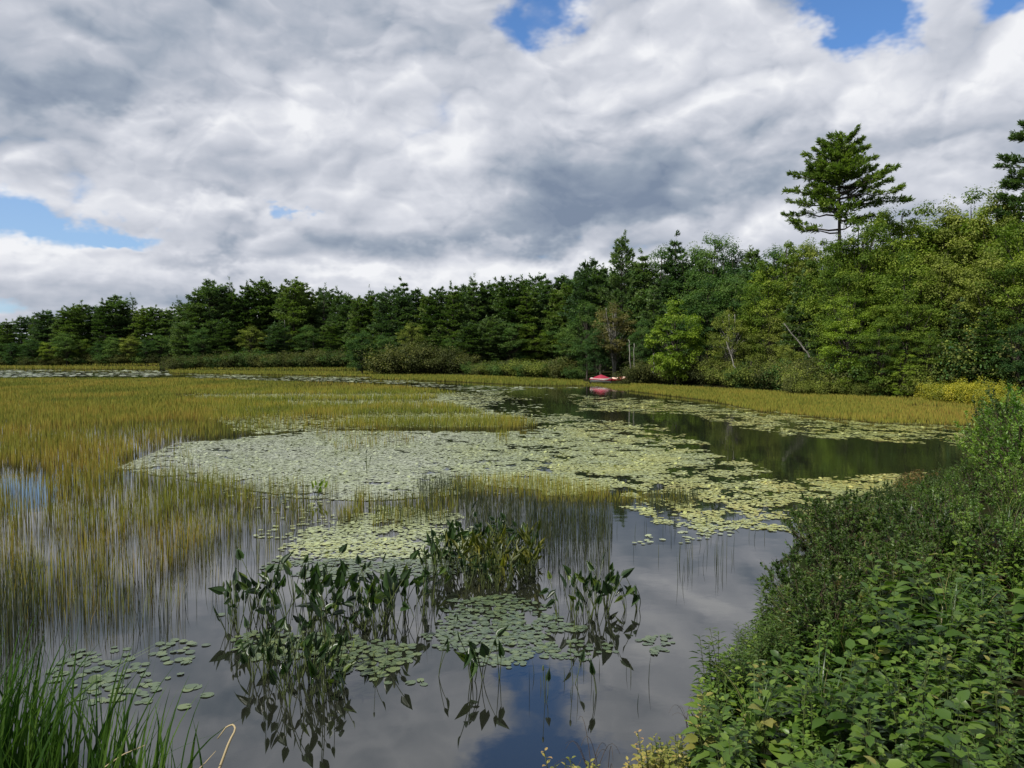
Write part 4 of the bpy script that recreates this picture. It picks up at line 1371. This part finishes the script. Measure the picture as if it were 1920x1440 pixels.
def pickerel_parts(seed, nl, h=.50, mat='pickerel', leafL=.15, spread=.42, wid=1.0):
    rng = np.random.RandomState(seed)
    parts = []
    for i in range(nl):
        a = rng.rand() * 6.283
        hh = h * (.35 + .75 * rng.rand())
        r_ = spread * hh * (.3 + .9 * rng.rand())
        tip = np.array([math.cos(a) * r_, math.sin(a) * r_, hh])
        t = np.linspace(0, 1, 8)
        P = np.stack([tip[0] * t ** 1.6, tip[1] * t ** 1.6, -.08 + (hh + .08) * t], 1)
        P[:, :2] += np.array([math.cos(a + 2), math.sin(a + 2)]) * .03 * rng.randn() * np.sin(t * 3.14)[:, None]
        st = MB()
        st.tube(P, .0055 * (1 - .35 * t), 5, cap=False)
        parts.append(('stem', st.mesh('stem', M['green_stem'], True)))
        flop = rng.rand()
        D = unit(np.array([math.cos(a) * .5, math.sin(a) * .5, 1.0 if flop < .72 else (-.25 if flop > .88 else .2)]) + rng.randn(3) * .22)
        N = unit(np.array([math.cos(a + rng.randn() * .8), math.sin(a + rng.randn() * .8), .45]))
        L = leafL * (.7 + .55 * rng.rand())
        lf = heart_leaf(tip, D, N, L, L * (.36 + .26 * rng.rand()) * wid, rng, .05 + .12 * rng.rand())
        parts.append(('leaf', lf.mesh('leaf', M[mat], True)))
    if rng.rand() < .35:
        sp_ = MB()
        t = np.linspace(0, 1, 7)
        sp_.tube(np.stack([.03 * t, .02 * t, -.05 + (h * .95) * t], 1), .004, 5, cap=False)
        sp_.tube(np.stack([.03 + 0 * t, .02 + 0 * t, h * .86 + .08 * t], 1), np.array([.006, .012, .014, .013, .012, .009, .004]), 6)
        parts.append(('flower_spike', sp_.mesh('flower_spike', M['green_stem'], True)))
    return parts


PK = [pickerel_parts(400 + i, n) for i, n in enumerate((1, 2, 4, 4, 5, 6, 5, 7))]
PKY = [pickerel_parts(420 + i, n, .42, 'pickerel_yellow' if i != 1 else 'pickerel', .17, .35, .6) for i, n in enumerate((8, 9, 10, 8))]


def pick(px, py, label, group=None, pr=None, sc=1.0, rz=None, box=None):
    x, y = G(px, py)
    if box:
        nl = sum(1 for p_ in pr if p_[0] == 'leaf')
        label = '%s pickerelweed, %s %s, %s %s of %s' % (label, NUM[nl], 'leaf' if nl == 1 else 'leaves',
                part_of(py, box[1], box[3], ('back', 'middle', 'front')), part_of(px, box[0], box[2], ('left end', 'left part', 'centre', 'right part', 'right end')), box[4])
    return thing('pickerelweed', pr or RNG.choice(PK), (x, y, 0), RNG.uniform(0, 6.28) if rz is None else rz, sc, label, 'aquatic plant', group)


def scatter_px(poly, n, seed, mind=0):
    rng = random.Random(seed)
    xs_, ys_ = zip(*poly)
    r_ = []
    tries = 0
    while len(r_) < n and tries < 9000:
        tries += 1
        p = (rng.uniform(min(xs_), max(xs_)), rng.uniform(min(ys_), max(ys_)))
        if not inpoly(np.array([p[0]]), np.array([p[1]]), poly)[0]:
            continue
        if all(math.hypot(p[0] - a, (p[1] - b) * 2) > mind for a, b in r_):
            r_.append(p)
    return r_


def pickerel_beds():
    for p in scatter_px([(430, 1150), (470, 1120), (620, 1115), (760, 1125), (780, 1160), (740, 1195), (640, 1215), (520, 1205), (440, 1190)], 36, 1, 20):
        pick(p[0], p[1], 'dark', 'pickerelweed in the large left clump', RNG.choice(PK[1:]), RNG.uniform(.8, 1.1), None, (430, 1115, 780, 1215, 'large left clump'))
    for p in scatter_px([(795, 1085), (830, 1040), (880, 1012), (960, 1018), (1010, 1050), (1002, 1085), (960, 1112), (900, 1104), (840, 1112)], 78, 2, 7):
        pr_ = RNG.choice(PKY + PKY + PK[3:6]) if p[0] > 860 and p[1] > 1040 else RNG.choice(PK[3:] + PKY[1:2])
        pick(p[0], p[1], 'yellowish' if pr_ in (PKY[0], PKY[2], PKY[3]) else 'dark green', 'pickerelweed in the dense middle clump', pr_, RNG.uniform(.55, 1.0), None, (795, 1012, 1010, 1112, 'dense clump'))
    for p in scatter_px([(1030, 1145), (1080, 1125), (1190, 1130), (1200, 1155), (1120, 1165), (1040, 1165)], 15, 3, 18):
        pick(p[0], p[1], 'dark', 'pickerelweed in the small right clump', RNG.choice(PK[1:6]), RNG.uniform(.7, 1.0), None, (1030, 1125, 1200, 1165, 'small right clump'))
    for p in scatter_px([(460, 1260), (520, 1250), (640, 1245), (660, 1275), (640, 1315), (540, 1330), (480, 1310)], 24, 4, 18):
        pick(p[0], p[1], 'green', 'pickerelweed in the front clump', RNG.choice(PK[1:6]), RNG.uniform(.7, .95), None, (460, 1245, 660, 1320, 'front clump'))
    for p in scatter_px([(400, 1180), (440, 1140), (450, 1200), (420, 1220)], 4, 5, 10):
        pick(p[0], p[1], 'single leaf pickerelweed at the left fringe of the large clump', 'pickerelweed at the left fringe', PK[0], .8)
    for p in scatter_px([(760, 1130), (820, 1110), (830, 1150), (780, 1170)], 5, 6, 10):
        pick(p[0], p[1], 'small pickerelweed between the large clump and the dense middle one', 'pickerelweed between the clumps', RNG.choice(PK[:3]), .8)
    for px, py, k, sc, lb in (
        (822, 1268, 1, .72, 'lone pickerelweed with a broad drooping leaf, left of the three standing in front'),
        (885, 1278, 4, .95, 'tallest lone pickerelweed in front of the middle pads, several upright leaves'),
        (905, 1276, 2, .80, 'pickerelweed touching the right side of the tallest lone plant'),
        (936, 1272, 1, .78, 'lone bent pickerelweed right of the tallest lone plant'),
        (704, 1285, 0, .55, 'tiny single leaf pickerelweed right of the front clump'),
        (1022, 1318, 0, .62, 'lone thin pickerelweed stem bent left over the blue reflection'),
        (1075, 1282, 0, .72, 'straight single pickerelweed stem standing right of the blue reflection'),
        (1118, 1300, 1, .65, 'thin pair of pickerelweed stems nearest the right bank'),
        (1076, 1180, 1, .6, 'small pickerelweed below the small right clump'),
        (850, 1185, 1, .42, 'low flattened pickerelweed lying over the middle pads'),
        (688, 885, 2, .9, 'dark pickerelweed standing alone in the bright pad mat'),
        (620, 1190, 2, .8, 'pickerelweed with a reddish dying leaf in the large clump')):
        pick(px, py, lb, None, PK[k], sc)
    x, y = G(594, 934)
    parts = pickerel_parts(440, 8, .26, 'bright', .15, .7)
    thing('arrowhead_plant', parts, (x, y, 0), 0, 1, 'bright yellow green leafy plant at the edge of the pad mat beside the rushes', 'aquatic plant')
    x, y = G(408, 858)
    b = MB()
    rng = np.random.RandomState(8)
    for k in range(14):
        a = k * 2.4
        b.scatter(LEAF_T, NEEDLE_F, [(0, 0, .03)], [(math.cos(a), math.sin(a), .5 + .06 * k)], [(-math.cos(a), -math.sin(a), 1)], [.08], [.035], np.array([[.5, .5, .5]]))
    o = link('water_lily_flower', b.mesh('water_lily_flower', flat_mat('petal_white', (.82, .82, .76), .5)), None, (x, y, .01))
    tag(o, 'small white water lily flower open on the bright pad mat', 'flower')


pickerel_beds()

# ------------------------------------------------------------------ the near right bank
LEAF8 = [(0, 0, 0), (.28, .42, .07), (.65, .36, .05), (1, 0, -.12), (.65, -.36, .05), (.28, -.42, .07), (.33, 0, -.01), (.68, 0, -.03)]
LEAF8F = [(0, 6, 1), (6, 7, 2, 1), (7, 3, 2), (0, 5, 6), (5, 4, 7, 6), (4, 3, 7)]


def make_near_shrub(seed, h, rx, nst, leaves, size, mat, aspect=.5):
    rng = np.random.RandomState(seed)
    tr, cr = MB(), MB()
    C, D, K = [], [], []
    per = leaves // nst
    for i in range(nst):
        a, r_ = rng.rand() * 6.283, rng.rand() ** .55
        hh = h * (.35 + .65 * math.sqrt(max(0, 1 - r_ * r_ * .9))) * (.75 + .4 * rng.rand())
        tip = np.array([math.cos(a) * r_ * rx, math.sin(a) * r_ * rx, hh])
        t = np.linspace(0, 1, 8)
        P = np.stack([tip[0] * t ** 1.2, tip[1] * t ** 1.2, -.1 + (hh + .1) * t ** .9], 1)
        P[1:] += rng.randn(7, 3) * .015
        tr.tube(P, .007 * (1 - .75 * t) * (h / .8), 5, cap=False)
        c0 = rng.rand()
        for b in range(5):
            s_ = .25 + .75 * rng.rand() if b else 1.0
            o = np.array([np.interp(min(s_, 1), t, P[:, k]) for k in range(3)])
            d = unit(tip * np.array([1, 1, .3]) / (rx + .1) + rng.randn(3) * .6 + UP * .7)
            if b == 0:
                d = unit(UP + rng.randn(3) * .25)
                L = .12 * h
            else:
                L = (.12 + .22 * rng.rand()) * h
            tt = np.linspace(0, 1, 5)[:, None]
            Q = o + d * L * tt + UP * .05 * tt ** 2
            tr.tube(Q, .0028 * (1 - .6 * tt[:, 0]), 4, cap=False)
            n = max(3, per // 5)
            ss_ = rng.rand(n)
            C.append(o + d * (L * ss_)[:, None])
            g = rng.rand(n) * 6.283
            e1 = unit(np.cross(d, [0.3, .2, .9]))
            e2 = np.cross(d, e1)
            D.append(unit(d * .7 + e1 * np.cos(g)[:, None] + e2 * np.sin(g)[:, None] + UP * .1))
            K.append(np.full(n, np.clip(c0 + .12 * rng.randn(), 0, 1)))
    C, D, K = np.concatenate(C), np.concatenate(D), np.concatenate(K)
    n = len(C)
    N = unit(UP * 1.0 + rng.randn(n, 3) * .45)
    l_ = size * (.6 + .7 * rng.rand(n))
    cr.scatter(LEAF8, LEAF8F, C, D, N, l_, l_ * aspect * 1.2, np.stack([rng.rand(n), K, rng.rand(n)], 1))
    return [('stem', tr.mesh('stem', M['twig'], True)), ('foliage', cr.mesh('foliage', M[mat]))]


def make_herb(seed, h=.6, nst=5, size=.085, mat='herb', aspect=.5, gap=.045):
    rng = np.random.RandomState(seed)
    tr, cr = MB(), MB()
    for i in range(nst):
        a = rng.rand() * 6.283
        hh = h * (.6 + .5 * rng.rand())
        r_ = .28 * hh * rng.rand()
        t = np.linspace(0, 1, 9)
        P = np.stack([rng.randn() * .04 + math.cos(a) * r_ * t ** 1.5, rng.randn() * .04 + math.sin(a) * r_ * t ** 1.5, -.08 + (hh + .08) * t], 1)
        tr.tube(P, .0042 * (1 - .6 * t), 5, cap=False, col=(rng.rand(), .5, .5))
        z0, c0 = .15, rng.rand()
        k = 0
        while z0 < 1.0:
            o = np.array([np.interp(z0, t, P[:, m]) for m in range(3)])
            for sd in (0, math.pi):
                g = a + k * 1.571 + sd + rng.randn() * .25
                dr = np.array([math.cos(g), math.sin(g), .55 if z0 > .8 else .15 + .2 * rng.randn()])
                dr = unit(dr)
                sz = size * (.55 + .75 * math.sin(math.pi * min(1, z0 * .85 + .12))) * (.8 + .4 * rng.rand())
                pl = sz * .25
                tt = np.linspace(0, 1, 3)[:, None]
                tr.tube(o + dr * pl * tt, .0014, 3, cap=False)
                N = unit(UP + rng.randn(3) * .25 - dr * .3)
                cr.scatter(LEAF8, LEAF8F, [o + dr * pl], [dr + UP * (-.15 + .1 * rng.randn())], [N], [sz], [sz * aspect * 1.15], np.array([[rng.rand(), np.clip(c0 + .35 * (z0 - .6), 0, 1), z0]]))
            z0 += gap / hh * (.8 + .5 * rng.rand())
            k += 1
    return [('stem', tr.mesh('stem', M['green_stem'], True)), ('foliage', cr.mesh('foliage', M[mat]))]


NS = {}
for i in range(3):
    NS['dark%d' % i] = (make_near_shrub(500 + i, .8, .62, 38, 5400, .038, 'bank_dark', .5), .8)
    NS['green%d' % i] = (make_near_shrub(510 + i, 1.1, .75, 36, 3600, .048, 'bank_green', .42), 1.1)
NS['tall0'] = (make_near_shrub(520, 1.6, .95, 50, 6400, .062, 'bank_sunlit', .42), 1.6)
NS['tall1'] = (make_near_shrub(521, 1.6, .95, 48, 5600, .050, 'bank_dark', .42), 1.6)
HB = [make_herb(530 + i, .62, 5 + i % 3, .075 + .012 * (i % 4), 'herb', .5 + .05 * (i % 3)) for i in range(6)]
HBIG = [make_herb(560 + i, .6, 3, .13, 'herb', .62, .07) for i in range(3)]
HN = [make_herb(565 + i, .62, 9, .075, 'bank_dark', .22, .022) for i in range(3)]
HF = [make_herb(570 + i, .5, 7, .05, 'bank_green', .45, .028) for i in range(2)]
HL = [make_herb(540 + i, .5, 4, .075, 'herb_light', .6) for i in range(2)]
HY = [make_herb(550 + i, .34, 6, .045, 'yellowing', .5, .025) for i in range(3)]


def make_tuft(seed, h, n, mat, wd=.004):
    rng = np.random.RandomState(seed)
    mb = MB()
    for i in range(n):
        a = rng.rand() * 6.283
        hh = h * (.5 + .5 * rng.rand())
        r_ = hh * (.15 + .5 * rng.rand() ** 1.5)
        t = np.linspace(0, 1, 7)
        P = np.stack([rng.randn() * .02 + math.cos(a) * r_ * t ** 2, rng.randn() * .02 + math.sin(a) * r_ * t ** 2, hh * (t - .25 * t ** 3)], 1)
        w = wd * (1 - t ** 2) + .0004
        sd = np.array([-math.sin(a), math.cos(a), 0])
        V_ = np.stack([P - sd * w[:, None], P + sd * w[:, None]], 1).reshape(-1, 3)
        tone = rng.rand()
        mb.add(V_, [(2 * k, 2 * k + 1, 2 * k + 3, 2 * k + 2) for k in range(6)], np.tile([tone, tone, .5], (14, 1)))
    return mb.mesh('grass_tuft', M[mat])


TF = [make_tuft(600 + i, .75, 46, 'tall_grass') for i in range(2)] + [make_tuft(603, .6, 22, 'dry', .0025)]


def put(kind, x, y, hscale, label, group, parts=None, name='shrub', cat='shrub', rz=None):
    parts = parts or NS[kind][0]
    zg = max(0.0, float(ground_h(np.array([x]), np.array([y]))[0]))
    return thing(name, parts, (x, y, zg - .02), RNG.uniform(0, 6.28) if rz is None else rz, hscale, label, cat, group)


def shore_x(y):
    xs_, ys_ = zip(*[p for p in POND[5:19]])
    return float(np.interp(y, ys_, xs_))


def near_bank():
    r = random.Random(9)
    # along the waterline, low and dark
    y = 6.6
    while y < 19:
        for row in range(2):
            x = shore_x(y) + (.55 if y < 10.5 else .3) + row * .8 + r.uniform(-.15, .2)
            s_ = r.uniform(.75, 1.05) * (1.0 if y < 9 else (.72 if y < 12.5 else .5))
            put('dark%d' % r.randrange(3), x, y + r.uniform(-.3, .3), s_, 'dark small leaved shrub in the %s row of the right waterline, %s stretch' % (('water', 'bank')[row], part_of(y, 6.6, 19, ('nearest', 'near', 'fairly near', 'lower middle', 'middle', 'upper middle', 'fairly far', 'far', 'farthest'))), 'dark shrubs on the right waterline')
        y += .62 + .02 * y
    # up the bank
    y = 7.4
    while y < 18:
        x = shore_x(y) + 1.9
        while x < y * .74 + .8:
            inland = x - shore_x(y)
            k = 'green%d' % r.randrange(3) if (r.random() < .62 or x > y * .56) else 'dark%d' % r.randrange(3)
            s_ = r.uniform(.75, 1.05) * (.62 + .085 * inland) * (1.0 if y < 10 or inland > 3.5 else .75)
            put(k, x + r.uniform(-.3, .3), y + r.uniform(-.35, .35), s_, ('green leafy' if k[0] == 'g' else 'darker small leaved') + ' shrub on the right slope, %s and %s' % (part_of(y, 7.4, 18, ('near', 'fairly near', 'midway', 'fairly far', 'far')), part_of(inland, 1.9, 8, ('close to the water', 'part way up', 'high up', 'at the top'))),
                'green shrubs on the right slope' if k[0] == 'g' else 'dark shrubs on the right slope')
            x += 1.0 + .03 * y
        y += .85 + .02 * y
    for px, Y, top, k in ((1850, 15.5, 815, 'tall0'), (1885, 14.2, 775, 'tall0'), (1915, 13.0, 755, 'tall1'), (1925, 11.6, 800, 'tall0'), (1960, 12.5, 740, 'tall0'), (1868, 17.2, 800, 'tall1'), (1935, 15.5, 750, 'tall0'), (1980, 14.5, 735, 'tall1'), (1835, 17.5, 850, 'green0'), (1905, 10.2, 880, 'green1')):
        X, zt = at_y(px, top, Y)
        zg = float(ground_h(np.array([X]), np.array([Y]))[0])
        put(k, X, Y, (zt - zg) / NS[k][1], ('tall sunlit-tinted green' if k == 'tall0' else 'tall darker green') + ' shrub at the top of the right bank, %s and %s' % (part_of(px, 1830, 1985, ('left', 'centre left', 'centre right', 'right')), part_of(Y, 10, 17.6, ('nearest', 'near', 'middle', 'far', 'farthest'))), 'tall shrubs at the top of the right bank')
    # leafy herbs in the near corner
    y = 3.3
    while y < 8.3:
        x = max(shore_x(y) + .30, .6) if y > 4.5 else 1.1
        while x < y * .72 + .7:
            if y > 6.8 and x < shore_x(y) + 1.0:
                x += .3
                continue
            light = r.random() < .12
            pr_ = r.random()
            parts = r.choice(HL) if light else (r.choice(HBIG) if pr_ < .18 else (r.choice(HF) if pr_ < .42 else r.choice(HB)))
            s_ = r.uniform(.62, 1.22) * (.8 if x < shore_x(y) + .5 else 1.0) * (1.0 if y > 4.2 else .8)
            put(None, x + r.uniform(-.12, .12), y + r.uniform(-.12, .12), s_, ('light yellow green' if light else ('broad leaved green' if parts in HBIG else ('fine leaved green' if parts in HF else 'green'))) + (' weed, %s, %s of the near leafy bank' % (part_of(y, 3.3, 8.3, ('lowest row', 'low row', 'lower middle row', 'middle row', 'upper middle row', 'upper row', 'top row')), part_of(x, shore_x(y), y * .72 + .7, ('water edge', 'left part', 'centre', 'right part', 'right side')))),
                'light leafy weeds in the near corner' if light else 'leafy weeds in the near corner', parts, 'leafy_weed', 'plant')
            x += .31
        y += .30
    for x, y in ((1.50, 5.75), (1.62, 5.9), (1.72, 5.65), (1.45, 5.5), (1.9, 6.1), (1.75, 6.25)):
        put(None, x, y, .9, 'bright yellow green weed at the left tip of the leafy bank over the water', 'bright weeds at the bank tip', HL[r.randrange(2)], 'leafy_weed', 'plant')
    for i in range(22):
        y_ = 5.7 + i * .1
        put(None, shore_x(y_) + r.uniform(-.05, .45), y_, r.uniform(.7, 1.1), 'dark narrow leaved weed against the water on the bank edge, %s' % part_of(i, 0, 22, ('nearest of them', 'near end', 'lower middle', 'middle', 'upper middle', 'far end', 'farthest of them')), 'dark narrow leaved weeds on the bank edge', HN[r.randrange(3)], 'narrow_weed', 'plant')
    x = -.15
    while x < 1.35:
        yy = np.interp(x, [-.2, .6, 1.3], [4.35, 4.6, 4.95])
        for q_ in range(2):
            s_ = r.uniform(.7, 1.2) * (.7 if x < .3 else 1.05)
            put(None, x + r.uniform(-.05, .05), yy - q_ * .22 + r.uniform(-.05, .05), s_, 'small yellowing weed at the water edge bottom centre', 'yellowing weeds at the bottom centre', HY[r.randrange(3)], 'yellowing_weed', 'plant')
        x += .10
    for i in range(30):
        y_ = r.uniform(4.2, 11)
        x_ = shore_x(y_) + r.uniform(.5, 3.6)
        k = r.randrange(3)
        zg = max(0.0, float(ground_h(np.array([x_]), np.array([y_]))[0]))
        o = link('grass_tuft', TF[k], None, (x_, y_, zg - .02), r.uniform(0, 6.28), r.uniform(.8, 1.25))
        tag(o, ('dry tan' if k == 2 else 'green') + ' grass tuft among the bank shrubs, %s, %s' % (part_of(y_, 4.2, 11, ('nearest', 'near', 'lower middle', 'middle', 'upper middle', 'far')), part_of(x_, shore_x(y_), shore_x(y_) + 4, ('close to the water', 'part way up the bank', 'high on the bank'))), 'grass tuft', 'grass tufts among the bank shrubs')
    # rusty ferns by the far end of the dark shrubs
    for x, y in ((8.0, 14.6), (8.5, 15.2)):
        thing('dry_fern', PR['rustbush'][0], (x - .2, y + .3, .02), r.uniform(0, 6), .34, 'rust coloured dry shrub at the waterline of the right bank', 'shrub', 'rusty shrubs on the right waterline')
    # added arching twigs imitating a rush reflection in the water before the yellowing weeds
    rng = np.random.RandomState(31)
    b = MB()
    for i in range(12):
        a = rng.rand() * 6.283
        L = .12 + .22 * rng.rand()
        t = np.linspace(0, 1, 8)
        P = np.stack([rng.randn() * .05 + math.cos(a) * L * t, rng.randn() * .05 + math.sin(a) * L * t, -.05 + .36 * np.sin(t * 2.2) * (.5 + .5 * rng.rand())], 1)
        b.tube(P, .0025 * (1 - .6 * t), 4, cap=False)
    o = link('added_twigs', b.mesh('added_twigs', M['twig']), None, (.56, 5.05, 0))
    tag(o, 'added dark arching twigs imitating a rush reflection before the yellowing weeds', 'twigs')
    o2 = link('added_twigs', o.data, None, (1.32, 5.75, 0), 2.0, .7)
    tag(o2, 'small bare twigs reaching over the water at the bright bank tip', 'twigs')


near_bank()


# ------------------------------------------------------------------ tall grass, bottom left
def tall_grass():
    rng = np.random.RandomState(61)
    mb = MB()
    n = 620
    clx = rng.choice([-3.35, -3.05, -2.95, -2.75, -2.5, -2.3, -2.05], n, p=[.20, .22, .18, .13, .11, .10, .06])
    bx = clx + rng.randn(n) * .10
    by = 4.25 + rng.randn(n) * .22 + (bx + 3) * .05
    for i in range(n):
        hh = np.interp(bx[i], [-3.4, -2.6, -2.0], [1.42, 1.15, .92]) * (.55 + .45 * rng.rand() ** .6)
        a = rng.randn() * .7 + (0 if rng.rand() < .75 else math.pi)
        bend = (.10 + .28 * rng.rand() ** 2) * hh
        if rng.rand() < .06:
            bend *= 2.2
        t = np.linspace(0, 1, 9)
        cx = bx[i] + math.cos(a) * bend * t ** 2.2
        cy = by[i] + math.sin(a) * bend * t ** 2.2 * .6
        cz = -.02 + hh * (t - .10 * (bend / hh) * t ** 3 * 2)
        w = (.006 + .006 * rng.rand()) * (1 - t ** 3) * (.7 + .3 * np.sin(t * 3.1)) + .0004
        yaw = rng.rand() * 3.14
        sx_, sy_ = math.cos(yaw), math.sin(yaw) * .6
        A = np.stack([cx - sx_ * w, cy - sy_ * w, cz], 1)
        B_ = np.stack([cx + sx_ * w, cy + sy_ * w, cz], 1)
        V_ = np.stack([A, B_], 1).reshape(-1, 3)
        f = [(2 * k, 2 * k + 1, 2 * k + 3, 2 * k + 2) for k in range(8)]
        tone = .96 if rng.rand() < .05 else rng.rand() * .85
        mb.add(V_, f, np.tile([tone, tone * .9, .5], (18, 1)))
    tag(link('tall_grass', mb.mesh('tall_grass', M['tall_grass'], True)), 'long green grass blades rising in the bottom left corner', 'grass', kind='stuff')
    # the bent dry stalk
    def stalk(pts, r0, label):
        b = MB()
        P = np.array(pts, float)
        t = np.linspace(0, len(P) - 1, 14)
        Q = np.stack([np.interp(t, np.arange(len(P)), P[:, k]) for k in range(3)], 1)
        b.tube(Q - Q[0], r0 * (1 - .6 * t / t[-1]), 6)
        o = link('dry_stalk', b.mesh('dry_stalk', M['dry'], True), None, tuple(Q[0]))
        tag(o, label, 'dry stalk')
    f = lambda px, py, Y: (at_y(px, py, Y)[0], Y, at_y(px, py, Y)[1])
    stalk([f(395, 1480, 4.3), f(412, 1440, 4.35), f(430, 1390, 4.4), f(442, 1368, 4.45), f(438, 1358, 4.5), f(425, 1362, 4.5), f(408, 1385, 4.5)], .009, 'bent tan dry stalk folded over at the bottom edge beside the grass')
    stalk([f(180, 1450, 4.2), f(230, 1415, 4.25), f(275, 1396, 4.3)], .005, 'thin dry stalk leaning right through the tall grass')
    stalk([f(365, 1450, 4.3), f(385, 1430, 4.35), f(405, 1408, 4.4)], .004, 'thin dry stalk leaning right at the bottom edge beside the bent one')


tall_grass()
